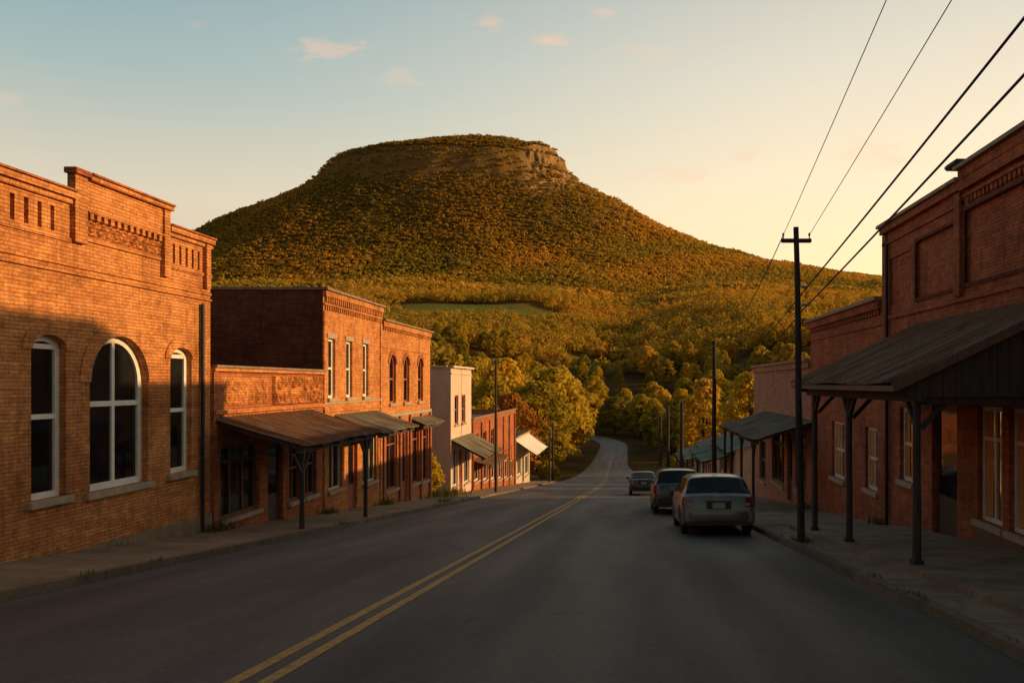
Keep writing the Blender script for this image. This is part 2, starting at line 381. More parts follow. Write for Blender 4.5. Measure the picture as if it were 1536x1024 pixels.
def window(root, f, u0, u1, z0, z1, rise=0, w=.07, rails=(.5,), mull=(), mat='white', sill='stone', rec=.1, glass='glass', sillw=.1, curtain=False, name='window'):
    bm = bmesh.new(); po = outline(u0, u1, z0, z1, rise, 0); pi = outline(u0, u1, z0, z1, rise, w); n = len(po)
    for k in range(n):
        j = (k+1) % n
        quad(bm, [f.pt(*po[k], -rec), f.pt(*po[j], -rec), f.pt(*pi[j], -rec), f.pt(*pi[k], -rec)])
        quad(bm, [f.pt(*pi[k], -rec), f.pt(*pi[j], -rec), f.pt(*pi[j], -rec-.07), f.pt(*pi[k], -rec-.07)])
    bmesh.ops.remove_doubles(bm, verts=bm.verts, dist=1e-4)
    for r in rails:
        z = z0+(z1+rise-z0)*r
        fbox(bm, f, u0+w*.8, u1-w*.8, z-w*.4, z+w*.4, -rec-.06, -rec-.008)
    for mm in mull:
        u = u0+(u1-u0)*mm
        top = z1+(rise*math.sqrt(max(0, 1-((2*mm-1))**2)) if rise else 0)-w*.8
        fbox(bm, f, u-w*.35, u+w*.35, z0+w*.8, top, -rec-.055, -rec-.012)
    win = mk(name, bm, M[mat], root)
    bm = bmesh.new(); bm.faces.new([bm.verts.new(f.pt(a, b, -rec-.05)) for a, b in outline(u0, u1, z0, z1, rise, .02)])
    mk('pane', bm, M[glass], win)
    if curtain:
        for s0, s1 in ((.08, .34), (.66, .92)):
            bm = bmesh.new(); n = 14; a = u0+(u1-u0)*s0; b = u0+(u1-u0)*s1
            vs = [(bm.verts.new(f.pt(a+(b-a)*i/n, z0+.1, -rec-.045+.012*math.sin(i*2.1))), bm.verts.new(f.pt(a+(b-a)*i/n, z1-.1, -rec-.045+.012*math.sin(i*2.1)))) for i in range(n+1)]
            for p, q in zip(vs, vs[1:]): bm.faces.new([p[0], q[0], q[1], p[1]])
            mk('curtain', bm, M['curtain'], win)
    if sill:
        bm = bmesh.new(); fbox(bm, f, u0-sillw, u1+sillw, z0-.13, z0-.002, -rec, .09); mk('sill', bm, M[sill], win, bevel=.012)
    return win
def arch_trim(root, f, u0, u1, z1, rise, mat, wd=.2, out=.035):
    bm = bmesh.new(); c = (u0+u1)/2; a = (u1-u0)/2; N = 18
    def P(k, e, o): t = math.pi*k/N; return f.pt(c+(a+e)*math.cos(t), z1+(rise+e)*math.sin(t), o)
    for k in range(N):
        quad(bm, [P(k, 0, out), P(k+1, 0, out), P(k+1, wd, out), P(k, wd, out)])
        quad(bm, [P(k, wd, out), P(k+1, wd, out), P(k+1, wd, 0), P(k, wd, 0)])
        quad(bm, [P(k, 0, out), P(k+1, 0, out), P(k+1, 0, 0), P(k, 0, 0)])
    for k in (0, N): quad(bm, [P(k, 0, 0), P(k, wd, 0), P(k, wd, out), P(k, 0, out)])
    bmesh.ops.remove_doubles(bm, verts=bm.verts, dist=1e-4)
    mk('window_arch', bm, M[mat], root)
def door(root, f, u0, u1, z0, z1, mat='door', glass=True):
    bm = bmesh.new(); fbox(bm, f, u0+.01, u1-.01, z0, z1-.01, -.2, -.12)
    d = mk('door', bm, M[mat], root)
    if glass:
        bm = bmesh.new(); fbox(bm, f, u0+.15, u1-.15, z0+.95, z1-.2, -.119, -.112); mk('pane', bm, M['glass'], d)
    bm = bmesh.new(); a = f.pt(u0+.09, z0+.9, -.09); b = f.pt(u0+.09, z0+1.1, -.09); tube(bm, [a, b], .015, 8); mk('handle', bm, M['chrome'], d)
def corrugated(bm, f, u0, u1, zw, zo, ow, oo, step=.16, h=.03, th=.025):
    n = int((u1-u0)/step); us = []
    for i in range(n):
        a = u0+(u1-u0)*i/n; s = (u1-u0)/n
        us += [(a, 0), (a+s*.62, 0), (a+s*.72, h), (a+s*.9, h)]
    us.append((u1, 0)); jit = random.Random(int(u0*100))
    prev = None
    for (u, hh) in us:
        e = jit.uniform(-.04, .04); sg = .03*math.sin(u*1.7)
        cur = [bm.verts.new(f.pt(u, zw+hh, ow)), bm.verts.new(f.pt(u, (zw+zo)/2+hh-.025+sg*.5+jit.uniform(-.01, .01), (ow+oo)/2)), bm.verts.new(f.pt(u, zo+hh+sg*.6, oo+e)),
               bm.verts.new(f.pt(u, zo-th+sg*.6, oo+e)), bm.verts.new(f.pt(u, zw-th-.02, ow))]
        if prev:
            for k in range(5): bm.faces.new((prev[k], cur[k], cur[(k+1) % 5], prev[(k+1) % 5]))
        else: bm.faces.new(cur)
        prev = cur
    bm.faces.new(prev[::-1])
def awning(root, f, u0, u1, zw, zo, oo, mat, posts=(), postr=.06, base=lambda u: -3, step=.16, braces=True, rafters=True, wood='wood'):
    bm = bmesh.new(); corrugated(bm, f, u0, u1, zw, zo, .004, oo, step)
    a = mk('awning', bm, M[mat], root)
    bm = bmesh.new(); fbox(bm, f, u0+.08, u1-.08, zo-.2, zo-.05, oo-.26, oo-.16); mk('beam', bm, M[wood], a)
    if rafters:
        n = max(2, int((u1-u0)/1.1))
        for i in range(n+1):
            u = u0+.1+(u1-u0-.2)*i/n
            bm = bmesh.new(); beam(bm, f.pt(u, zw-.11, .02), f.pt(u, zo-.1, oo-.03), .05, .09); mk('rafter', bm, M[wood], a)
    for u in posts:
        bm = bmesh.new(); zb = base(u)
        tube(bm, [f.pt(u, zb-.1, oo-.21), f.pt(u, zb+.25, oo-.21), f.pt(u+.01, (zb+zo)/2, oo-.205), f.pt(u, zo-.2, oo-.21)], [postr*1.15, postr, postr*.95, postr], 10)
        mk('post', bm, M[wood], a, smooth=True)
        if braces:
            for s in (-1, 1):
                bm = bmesh.new(); beam(bm, f.pt(u, zo-.75, oo-.21), f.pt(u+s*.5, zo-.2, oo-.21), .06, .07); mk('brace', bm, M[wood], a)
    return a
def band(root, f, name, u0, u1, z0, z1, out, mat, bev=0, inn=-.02):
    bm = bmesh.new(); fbox(bm, f, u0, u1, z0, z1, inn, out); return mk(name, bm, M[mat], root, bevel=bev)
def teeth(root, f, name, u0, u1, z0, z1, out, mat, step, frac=.5):
    bm = bmesh.new(); n = max(1, int(round((u1-u0)/step))); s = (u1-u0)/n; path = []
    for i in range(n):
        a = u0+s*i+s*(1-frac)/2; b = a+s*frac
        path += [(u0+s*i, .004), (a, .004), (a, out), (b, out), (b, .004)]
    path.append((u1, .004)); prev = None
    for u, o in path:
        cur = (bm.verts.new(f.pt(u, z0, -.01)), bm.verts.new(f.pt(u, z0, o)), bm.verts.new(f.pt(u, z1, o)), bm.verts.new(f.pt(u, z1, -.01)))
        if prev:
            for k in range(3): bm.faces.new((prev[k], cur[k], cur[k+1], prev[k+1]))
        prev = cur
    return mk(name, bm, M[mat], root)
def relief(root, f, name, u0, u1, z0, z1, mat, cell=.4, amp=.045, base=.03, du=.022, rows=2, pitch=.13):
    nu = int((u1-u0)/du); nz = int((z1-z0)/du); bm = bmesh.new(); G = []
    rr = random.Random(int(u0*7)); rnds = {}
    ch = (z1-z0)/rows; rad = min(cell, ch)*.5
    for i in range(nu+1):
        row = []
        for j in range(nz+1):
            u = u0+(u1-u0)*i/nu; z = z0+(z1-z0)*j/nz
            ci = math.floor((u-u0)/cell); cj = math.floor((z-z0)/ch)
            key = (ci, cj)
            if key not in rnds: rnds[key] = (rr.uniform(0, 6.28), rr.choice((-1, 1)), rr.uniform(.6, 1.2), rr.uniform(.8, 1.25))
            ph, sg, k, pk = rnds[key]
            dx = (u-u0)-(ci+.5)*cell; dz = (z-z0)-(cj+.5)*ch; r = math.hypot(dx, dz); th = math.atan2(dz, dx)
            h = base+amp*k*max(0, math.cos(6.283*r/(pitch*pk)-sg*th+ph))*(1 if r < rad else max(0, 1-(r-rad)/.05))+rr.uniform(-.004, .004)
            if i in (0, nu) or j in (0, nz): h = 0
            row.append(bm.verts.new(f.pt(u, z, h)))
        G.append(row)
    for a, b in zip(G, G[1:]):
        for j in range(nz): bm.faces.new((a[j], b[j], b[j+1], a[j+1]))
    return mk(name, bm, M[mat], root)
LF = Fc((-10.2, 0, 0), (0, 1, 0), (1, 0, 0)); RF = Fc((7.0, 0, 0), (0, 1, 0), (-1, 0, 0))
def O(u0, u1, z0, z1, rise=0, **k): return dict(u0=u0, u1=u1, z0=z0, z1=z1, rise=rise, **k)
def swz(y): return gz(y)+.15

# ------------------------------------------------------------------ ground, mountain, roads
def np_mesh(name, V, Fq):
    me = bpy.data.meshes.new(name); k = Fq.shape[1]; nf = len(Fq)
    me.vertices.add(len(V)); me.vertices.foreach_set('co', np.ascontiguousarray(V, dtype=np.float32).ravel())
    me.loops.add(nf*k); me.loops.foreach_set('vertex_index', np.ascontiguousarray(Fq, dtype=np.int32).ravel())
    me.polygons.add(nf); me.polygons.foreach_set('loop_start', np.arange(nf, dtype=np.int32)*k)
    me.update(calc_edges=True); return me
def grid_obj(name, xs2d, ys, fn):
    ny, nx = xs2d.shape
    X = xs2d; Y = np.repeat(np.array(ys)[:, None], nx, 1); Z = fn(X, Y)
    V = np.stack([X, Y, Z], -1).reshape(-1, 3)
    i = np.arange((ny-1)*nx).reshape(ny-1, nx)[:, :-1].ravel()
    Fq = np.stack([i, i+1, i+nx+1, i+nx], -1)
    me = np_mesh(name, V, Fq)
    gx = np.gradient(Z, axis=1)/np.maximum(1e-3, np.gradient(X, axis=1)); gy = np.gradient(Z, axis=0)/np.gradient(Y, axis=0)
    slope = np.sqrt(gx**2+gy**2)
    dxm = (X-XCM)/1.5; dym = 2*(YC-Y)/1.5; rr = np.sqrt(dxm**2+dym**2)
    rock = sstep(.7, 1.2, slope)*(Y > 1100)*(rr < 260)*(.2+.8*rightrim(X))
    mask = np.stack([meadow(X, Y), rock, 0*X, 0*X+1], -1).reshape(-1, 4)
    ca = me.color_attributes.new('mask', 'FLOAT_COLOR', 'POINT'); ca.data.foreach_set('color', mask.ravel().astype(np.float32))
    me.polygons.foreach_set('use_smooth', [True]*len(me.polygons))
    me.materials.append(M['ground'])
    o = bpy.data.objects.new(name, me); col.objects.link(o); return struct(o)
ysg = np.concatenate([np.linspace(-80, 90, 15), np.linspace(94, 300, 60), np.linspace(306, 1000, 140)])
s = np.linspace(-1, 1, 241)
xs = np.stack([s*(110+.95*max(y, 0)) for y in ysg])
grid_obj('ground', xs, ysg, T)
ysm = np.concatenate([np.arange(1000, 1600, 6.), np.arange(1600, 1850, 2.2), np.arange(1850, 2500, 7.)])
xm = np.concatenate([np.linspace(-1060, -720, 60, endpoint=False), np.linspace(-720, -300, 130, endpoint=False), np.linspace(-300, -80, 130, endpoint=False), np.linspace(-80, 1060, 190)])
xs = np.repeat(xm[None], len(ysm), 0)
xs = xs*(1+(ysm[:, None]-1000)*.0003)
grid_obj('mountain', xs, ysm, T)

def bend(y): return -.0055*max(0, y-238)**2
def rx(y): return 3.4-3.2*float(sstep(92, 175, y))+bend(y)
def lx(y): return -7.8+bend(y)
def strip(name, fx0, fx1, y0, y1, dz, mat, step=1.0, cols=1, skirt=0, wv=None):
    bm = bmesh.new(); n = int((y1-y0)/step); prev = None
    for i in range(n+1):
        y = y0+(y1-y0)*i/n; a = fx0(y); b = fx1(y)
        z = gz(y)+dz
        row = [(a+(b-a)*k/cols, y, z) for k in range(cols+1)]
        if skirt: row = [(a, y, z-skirt)]+row+[(b, y, z-skirt)]
        if wv: row = [(x+wv(y), yy, zz) for x, yy, zz in row]
        cur = [bm.verts.new(p) for p in row]
        if prev:
            for k in range(len(row)-1): bm.faces.new((prev[k], prev[k+1], cur[k+1], cur[k]))
        else:
            if skirt: bm.faces.new(cur)
        prev = cur
    if skirt: bm.faces.new(prev)
    return struct(mk(name, bm, M[mat]))
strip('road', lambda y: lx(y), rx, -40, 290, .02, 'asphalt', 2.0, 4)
wl = lambda y: .02*math.sin(y*.9)+.012*math.sin(y*2.3)
def cl(y): return -3.02+.0115*min(y, 58)-1.2*float(sstep(60, 170, y))
strip('yellow_line', lambda y: cl(y)-.19, lambda y: cl(y)-.07, -10, 200, .024, 'yellow', 2)
strip('yellow_line', lambda y: cl(y)+.07, lambda y: cl(y)+.19, -10, 200, .024, 'yellow', 2)
strip('kerb', lambda y: -7.95, lambda y: -7.8, -12, 92, .145, 'kerb', .7, 1, .3, wl)
strip('kerb', lambda y: 3.4, lambda y: 3.55, -12, 92, .145, 'kerb', .7, 1, .3, wl)
strip('sidewalk', lambda y: -10.9, lambda y: -7.952, -12, 92, .14, 'concrete', 1.0, 2, .3)
strip('sidewalk', lambda y: 3.552, lambda y: 7.6, -12, 92, .14, 'concrete', 1.0, 2, .3)
bm = bmesh.new()
pv = []
for y in (-9, 20.4):
    z = gz(y)+.215; pv += [bm.verts.new((4.15, y, z)), bm.verts.new((7.02, y, z)), bm.verts.new((7.02, y, z-.35)), bm.verts.new((4.15, y, z-.35))]
for f_ in ((0, 1, 5, 4), (0, 4, 7, 3), (0, 3, 2, 1), (4, 5, 6, 7)): bm.faces.new([pv[i] for i in f_])
struct(mk('porch_pavement', bm, M['concrete']))

# ------------------------------------------------------------------ LEFT BUILDINGS
def bld(label, y, x, cat='building', name='brick_building'):
    return empty(name, (x, y, gz(y)), label, cat)
b = bld('orange brick building with large arched white window and stepped parapet at the left edge', 12, -10.2)
f = LF
op = [O(13.7, 14.55, -.33, 2.30, .26), O(15.2, 17.05, -.38, 1.72, .93), O(17.88, 18.76, -.33, 2.26, .26)]
op += [O(9.4, 10.25, -.33, 2.30, .26)]
slots = []
for y in [12.3+.31*i for i in range(7)]: slots.append(O(y, y+.1, 4.42, 4.86, depth=.12, back=True))
for y in [11.9-.31*i for i in range(14)]: slots.append(O(y, y+.1, 4.42, 4.86, depth=.12, back=True))
for y in [17.98+.26*i for i in range(5)]: slots.append(O(y, y+.09, 4.40, 4.84, depth=.12, back=True))
shell(b, 'brick_orange', f, 5, 19.6, -4.2, 5.2, 11, op+slots)
for i, o in enumerate(op):
    big = (i == 1)
    if big: window(b, f, o['u0'], o['u1'], o['z0'], o['z1'], o['rise'], w=.13, rails=(.555,), mull=(.5,), rec=.14, sillw=.16)
    else: window(b, f, o['u0'], o['u1'], o['z0'], o['z1'], o['rise'], w=.11, rails=(.5, .93), rec=.12, sillw=.12)
    arch_trim(b, f, o['u0'], o['u1'], o['z1'], o['rise'], 'brick_orange', .3 if big else .22, .03)
bm = bmesh.new(); fbox(bm, f, 15.0, 17.62, 4.95, 5.52, -.2, .05); mk('parapet', bm, M['brick_orange'], b)
bm = bmesh.new(); fbox(bm, f, 14.66, 15.0, 4.3, 5.55, -.05, .10); mk('pier', bm, M['brick_orange'], b)
bm = bmesh.new(); fbox(bm, f, 14.6, 15.04, 5.552, 5.66, -.08, .16); mk('pier_cap', bm, M['brick_red'], b, bevel=.01)
bm = bmesh.new(); fbox(bm, f, 17.5, 17.72, 4.05, 5.5, -.22, .10); mk('pier', bm, M['brick_orange'], b)
bm = bmesh.new(); fbox(bm, f, 19.25, 19.45, 4.0, 5.05, 0, .10); mk('pier', bm, M['brick_orange'], b)
bm = bmesh.new(); fbox(bm, f, 12.0, 12.16, 4.1, 5.05, 0, .08); mk('pier', bm, M['brick_orange'], b)
band(b, f, 'coping', 15.05, 17.8, 5.522, 5.62, .14, 'brick_orange'); band(b, f, 'coping', 15.05, 17.8, 5.622, 5.66, .18, 'brick_red')
for (a0, a1) in ((5, 14.65), (17.73, 19.62)):
    band(b, f, 'cornice', a0, a1, 4.98, 5.08, .06, 'brick_orange'); band(b, f, 'cornice', a0, a1, 5.082, 5.2, .12, 'brick_orange'); band(b, f, 'coping', a0, a1, 5.202, 5.24, .16, 'brick_red')
    band(b, f, 'belt_course', a0, a1, 4.28, 4.35, .035, 'brick_orange')
relief(b, f, 'frieze', 15.02, 17.45, 4.48, 4.78, 'brick_orange', .26, .06, .03, .02, 1, .09); teeth(b, f, 'corbel_course', 15.02, 17.45, 4.79, 4.9, .1, 'brick_orange', .2, .5)
band(b, f, 'belt_course', 15.01, 17.48, 4.905, 4.945, .12, 'brick_orange'); band(b, f, 'belt_course', 15.01, 17.48, 4.38, 4.46, .04, 'brick_orange')
band(b, f, 'belt_course', 5, 19.6, 3.84, 3.9, .03, 'brick_orange'); band(b, f, 'belt_course', 5, 19.6, 3.7, 3.75, .045, 'brick_orange')
bm = bmesh.new(); tube(bm, [f.pt(19.12, -2.1, .07), f.pt(19.12, 3.6, .07)], .045, 8); mk('downspout', bm, M['iron'], b, smooth=True)
bm = bmesh.new()
y0_, y1_ = 14.8, 19.6
vs = [bm.verts.new(p) for p in (f.pt(y0_, swz(y0_)-.3, .04), f.pt(y1_, swz(y1_)-.3, .04), f.pt(y1_, swz(y1_)+.42, .04), f.pt(y0_, swz(y0_)+.0, .04), f.pt(y1_, swz(y1_)+.42, -.02), f.pt(y0_, swz(y0_)+.0, -.02))]
bm.faces.new(vs[:4]); bm.faces.new((vs[3], vs[2], vs[4], vs[5])); mk('foundation', bm, M['foundation'], b)

b = bld('low brick shop with a patterned parapet above a rusty tin awning on the left', 23, -10.2)
op = [O(20.1, 22.2, -1.75, .1), O(22.75, 23.75, -2.45, .0), O(24.2, 25.1, -1.9, .1), O(25.4, 26.3, -1.9, .1)]
shell(b, 'brick_red', f, 19.64, 26.86, -4.6, 2.1, 10, op, .3)
window(b, f, 20.1, 22.2, -1.75, .1, 0, w=.08, rails=(.78,), mull=(.33, .66), mat='brownwood')
door(b, f, 22.75, 23.75, -2.45, 0)
window(b, f, 24.2, 25.1, -1.9, .1, 0, w=.08, rails=(.5,), mull=(.5,), mat='brownwood'); window(b, f, 25.4, 26.3, -1.9, .1, 0, w=.08, rails=(.5,), mull=(.5,), mat='brownwood')
band(b, f, 'coping', 19.66, 26.84, 2.1, 2.16, .14, 'coping'); band(b, f, 'cornice', 19.66, 26.84, 2.0, 2.098, .1, 'brick_orange')
relief(b, f, 'frieze', 20.2, 22.75, 1.15, 1.85, 'brick_orange', .42, .05, .02, .022, 2, .15)
relief(b, f, 'frieze', 23.0, 26.45, 1.08, 1.93, 'brick_orange', .47, .10, .10, .022, 2, .17)
band(b, f, 'belt_course', 19.7, 26.8, .94, 1.03, .09, 'brick_orange')
band(b, f, 'pilaster', 19.66, 19.88, -3.5, 1.99, .06, 'brick_red')
awning(b, f, 19.75, 25.9, .84, .16, 2.25, 'metal_roof', posts=(20.1, 25.0), base=swz, step=.2)

b = bld('tall red brick building with three narrow upper windows and a dark blank side wall', 30, -10.2)
op = [O(27.35, 28.0, 1.2, 3.25), O(29.1, 29.75, 1.2, 3.25), O(30.95, 31.6, 1.2, 3.25)]
gop = [O(27.4, 28.7, -2.0, .1), O(29.3, 30.3, -3.0, -.1), O(30.9, 32.6, -2.2, .1)]
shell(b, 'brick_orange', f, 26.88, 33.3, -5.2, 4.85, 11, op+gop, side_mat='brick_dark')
for o in op:
    window(b, f, o['u0'], o['u1'], o['z0'], o['z1'], 0, w=.09, rails=(.5,), mat='white')
    band(b, f, 'lintel', o['u0']-.1, o['u1']+.1, 3.252, 3.42, .03, 'stone')
window(b, f, 27.4, 28.7, -2.0, .1, 0, rails=(.75,), mull=(.5,), mat='whitetrim'); door(b, f, 29.3, 30.3, -3.0, -.1, 'redwood'); window(b, f, 30.9, 32.6, -2.2, .1, 0, rails=(.75,), mull=(.33, .66), mat='whitetrim')
band(b, f, 'coping', 26.86, 33.3, 4.85, 4.93, .18, 'coping'); band(b, f, 'cornice', 26.9, 33.28, 4.65, 4.848, .1, 'brick_orange')
teeth(b, f, 'corbel_course', 26.95, 33.2, 4.45, 4.64, .09, 'brick_orange', .2, .5); band(b, f, 'belt_course', 26.9, 33.28, 4.36, 4.43, .05, 'brick_orange')
teeth(b, f, 'corbel_course', 26.95, 33.2, 4.2, 4.34, .05, 'brick_orange', .2, .4)
band(b, f, 'belt_course', 26.9, 33.28, 1.0, 1.065, .05, 'stone'); band(b, f, 'belt_course', 26.9, 33.28, .72, .8, .06, 'brick_orange')
band(b, f, 'pilaster', 26.9, 27.12, -4, 4.15, .04, 'brick_orange'); band(b, f, 'pilaster', 33.05, 33.28, -4, 4.15, .04, 'brick_orange')
bm = bmesh.new(); box(bm, (-21.2, 26.83, 4.85), (-10.03, 26.99, 4.94)); mk('coping', bm, M['coping'], b)
awning(b, f, 27.9, 32.6, .6, .0, 1.75, 'metal_green', base=swz, step=.2)

b = bld('two storey brick building with three small arched upper windows beside the pale pink one', 37, -10.2)
op = [O(34.4, 35.35, .84, 2.55, .4), O(36.6, 37.55, .84, 2.55, .4), O(39.1, 40.05, .84, 2.55, .4)]
gop = [O(33.9, 35.6, -2.9, -.3), O(36.2, 37.3, -3.75, -.4), O(37.9, 39.3, -3.1, -.3), O(39.8, 41.1, -3.2, -.3)]
shell(b, 'brick_orange', f, 33.32, 41.5, -6, 4.32, 11, op+gop)
for o in op:
    window(b, f, o['u0'], o['u1'], o['z0'], o['z1'], o['rise'], w=.09, rails=(.5,), mat='redwood'); arch_trim(b, f, o['u0'], o['u1'], o['z1'], o['rise'], 'brick_red', .2)
window(b, f, 33.9, 35.6, -2.9, -.3, 0, rails=(.75,), mull=(.5,), mat='redwood'); door(b, f, 36.2, 37.3, -3.75, -.4, 'redwood')
window(b, f, 37.9, 39.3, -3.1, -.3, 0, rails=(.75,), mull=(.5,), mat='redwood'); window(b, f, 39.8, 41.1, -3.2, -.3, 0, rails=(.75,), mull=(.5,), mat='redwood')
band(b, f, 'coping', 33.34, 41.6, 4.32, 4.4, .18, 'coping'); band(b, f, 'cornice', 33.34, 41.5, 4.1, 4.318, .1, 'brick_orange'); teeth(b, f, 'corbel_course', 33.4, 41.4, 3.95, 4.09, .06, 'brick_orange', .24, .5)
band(b, f, 'belt_course', 33.34, 41.5, .25, .4, .08, 'stone'); band(b, f, 'belt_course', 33.34, 41.5, 3.2, 3.26, .04, 'brick_orange')
for u in (33.36, 35.75, 37.42, 39.42, 41.22): band(b, f, 'pilaster', u, u+.26, -5.2, .24, .1, 'redwood')
awning(b, f, 37.6, 41.3, .1, -.25, .8, 'metal_green', base=swz, step=.25, rafters=False)

b = bld('pale pink stucco building with two small upper windows and a green grey tin awning', 49, -10.2, name='stucco_building')
op = [O(47.4, 48.5, -.75, 1.0), O(49.5, 50.6, -.75, 1.0)]
gop = [O(46.9, 48.3, -4.4, -2.2), O(48.7, 49.7, -5.0, -2.3), O(50.1, 51.9, -4.6, -2.2)]
shell(b, 'stucco', f, 46.4, 52.5, -7, 2.62, 10, op+gop)
for o in op: window(b, f, o['u0'], o['u1'], o['z0'], o['z1'], 0, w=.1, rails=(.5,), mat='redwood')
window(b, f, 46.9, 48.3, -4.4, -2.2, 0, rails=(), mull=(.5,), mat='white'); door(b, f, 48.7, 49.7, -5.0, -2.3, 'redwood'); window(b, f, 50.1, 51.9, -4.6, -2.2, 0, rails=(), mull=(.5,), mat='white')
band(b, f, 'coping', 46.3, 52.55, 2.62, 2.74, .2, 'stucco'); band(b, f, 'belt_course', 46.4, 52.5, 2.25, 2.32, .06, 'stucco')
bm = bmesh.new(); box(bm, (-20.3, 46.3, 2.62), (-10.42, 46.55, 2.738)); mk('coping', bm, M['stucco'], b)
awning(b, f, 46.5, 52.6, -1.55, -2.6, 2.0, 'metal_green', base=swz, step=.3)
fs = Fc((0, 46.4, 0), (1, 0, 0), (0, -1, 0))
bm = bmesh.new(); fbox(bm, fs, -11.9, -11.5, .6, 1.2, 0, .06); mk('vent', bm, M['redwood'], b)

b = bld('long low red brick shop row between the pink building and the bright awning', 62, -10.2)
op = [O(53.6+k*3.25, 55.0+k*3.25, -2.9-.02*k, -1.7-.02*k) for k in range(6)]
gop = [O(53.4+k*3.3, 55.4+k*3.3, gz(54.5+k*3.3)+.75, gz(54.5+k*3.3)+2.3) for k in range(6)]
op = [o for o in op if o['u0'] < 62]
shell(b, 'brick_red', f, 52.52, 73, -9.4, -.65, 9, op+gop)
for o in op: window(b, f, o['u0'], o['u1'], o['z0'], o['z1'], 0, w=.1, rails=(.5,), mat='redwood')
for o in gop: window(b, f, o['u0'], o['u1'], o['z0'], o['z1'], 0, w=.12, rails=(), mull=(.5,), mat='whitetrim')
band(b, f, 'coping', 52.56, 73.1, -.65, -.55, .2, 'coping'); band(b, f, 'cornice', 52.56, 73, -1.0, -.652, .1, 'brick_red')
for k in range(7): band(b, f, 'pilaster', 52.6+k*3.3, 52.95+k*3.3, -9, -1.01, .1, 'brick_rose')
awning(b, f, 52.9, 60.5, -3.4, -3.75, 1.3, 'metal_roof', base=swz, step=.4, rafters=False)
b = bld('small cream shop with a bright sloping awning at the far end of the left row', 78, -10.2, name='shop')
gop = [O(74.6, 77.4, -7, -5.2), O(78.2, 79.4, -8.0, -5.4), O(80.2, 83.2, -7.6, -5.6)]
shell(b, 'stucco_cream', f, 73.8, 84.2, -10.4, -3.3, 8, gop)
window(b, f, 74.6, 77.4, -7, -5.2, 0, w=.12, rails=(), mull=(.5,)); door(b, f, 78.2, 79.4, -8.0, -5.4); window(b, f, 80.2, 83.2, -7.6, -5.6, 0, w=.12, rails=(), mull=(.5,))
band(b, f, 'coping', 73.7, 84.3, -3.3, -3.2, .15, 'coping')
awning(b, f, 73.9, 84.1, -3.6, -4.9, 1.9, 'white', base=swz, step=.4)

# ------------------------------------------------------------------ RIGHT BUILDINGS
f = RF
b = bld('tall red brick building with recessed upper panels and a porch at the right edge', 14, 7.0)
up = [O(17.05, 19.3, 3.75, 5.1, depth=.07, back=True), O(12.6, 16.5, 3.75, 5.25, depth=.07, back=True), O(7.5, 12.0, 3.75, 5.25, depth=.07, back=True), O(19.7, 21.3, 3.75, 5.0, depth=.05, back=True)]
gop = [O(14.9, 15.95, -1.0, 1.25), O(13.5, 14.65, -1.0, 1.25), O(10.6, 13.2, -1.0, 1.25), O(16.95, 18.35, -1.75, 1.3), O(19.55, 20.5, -.75, 1.1)]
shell(b, 'brick_rose', f, 2, 21.8, -4.4, 5.9, 12, up+gop)
for o in gop[:3]: window(b, f, o['u0'], o['u1'], o['z0'], o['z1'], 0, w=.09, rails=(.72,), mull=(.5,), mat='whitetrim', glass='glass_reflection', curtain=True)
door(b, f, 16.95, 18.35, -1.75, 1.3); window(b, f, 19.55, 20.5, -.75, 1.1, 0, w=.1, rails=(.5,), mat='whitetrim', glass='glass_reflection', curtain=True)
band(b, f, 'coping', 16.6, 21.86, 5.9, 5.98, .2, 'coping'); band(b, f, 'cornice', 16.6, 21.8, 5.72, 5.898, .12, 'brick_rose')
band(b, f, 'parapet', 2, 16.59, 5.9, 6.1, .14, 'brick_rose', inn=-.3); band(b, f, 'coping', 2, 16.62, 6.1, 6.18, .24, 'coping', inn=-.3)
bm = bmesh.new(); fbox(bm, f, 16.35, 16.95, 6.182, 6.3, -.3, .28); mk('pier_cap', bm, M['iron'], b, bevel=.03)
band(b, f, 'cornice', 2, 16.59, 5.68, 5.898, .12, 'brick_rose')
teeth(b, f, 'corbel_course', 2, 16.4, 5.38, 5.5, .06, 'brick_rose', .18, .5); band(b, f, 'belt_course', 2, 16.5, 5.52, 5.58, .07, 'brick_rose'); band(b, f, 'belt_course', 16.6, 21.8, 5.42, 5.48, .05, 'brick_rose')
band(b, f, 'belt_course', 2, 21.8, 3.4, 3.5, .06, 'brick_rose'); band(b, f, 'pilaster', 16.6, 16.9, 3.52, 5.67, .1, 'brick_rose'); band(b, f, 'pilaster', 21.5, 21.78, -4, 5.7, .05, 'brick_rose')
for (a0, a1, z0_, z1_) in ((17.05, 19.3, 3.75, 5.1), (12.6, 16.5, 3.75, 5.25)):
    for q in ((a0-.08, a0, z0_-.08, z1_+.08), (a1, a1+.08, z0_-.08, z1_+.08), (a0, a1, z1_, z1_+.08), (a0, a1, z0_-.08, z0_)): band(b, f, 'panel_moulding', *q, .04, 'brick_dark')
band(b, f, 'kick_panel', 10.4, 16.1, -1.5, -1.14, .05, 'brownwood')
bm = bmesh.new(); tube(bm, [f.pt(21.3, -2.2, .08), f.pt(21.3, 5.4, .08)], .05, 8); mk('downspout', bm, M['iron'], b, smooth=True)
bm = bmesh.new(); fbox(bm, f, 2.5, 18.4, 5.4, 8.4, -12, -7); mk('added_shadow_wing', bm, M['brick_dark'], b)  # unseen block added behind the parapet to cast shadow on the left facade
bm = bmesh.new()
q = [(2.3, 8.4, -12.2), (18.6, 8.4, -12.2), (18.6, 8.4, -6.8), (2.3, 8.4, -6.8)]
v_ = [bm.verts.new(f.pt(*p)) for p in q]+[bm.verts.new(f.pt(4, 9.5, -9)), bm.verts.new(f.pt(17.6, 9.5, -9))]
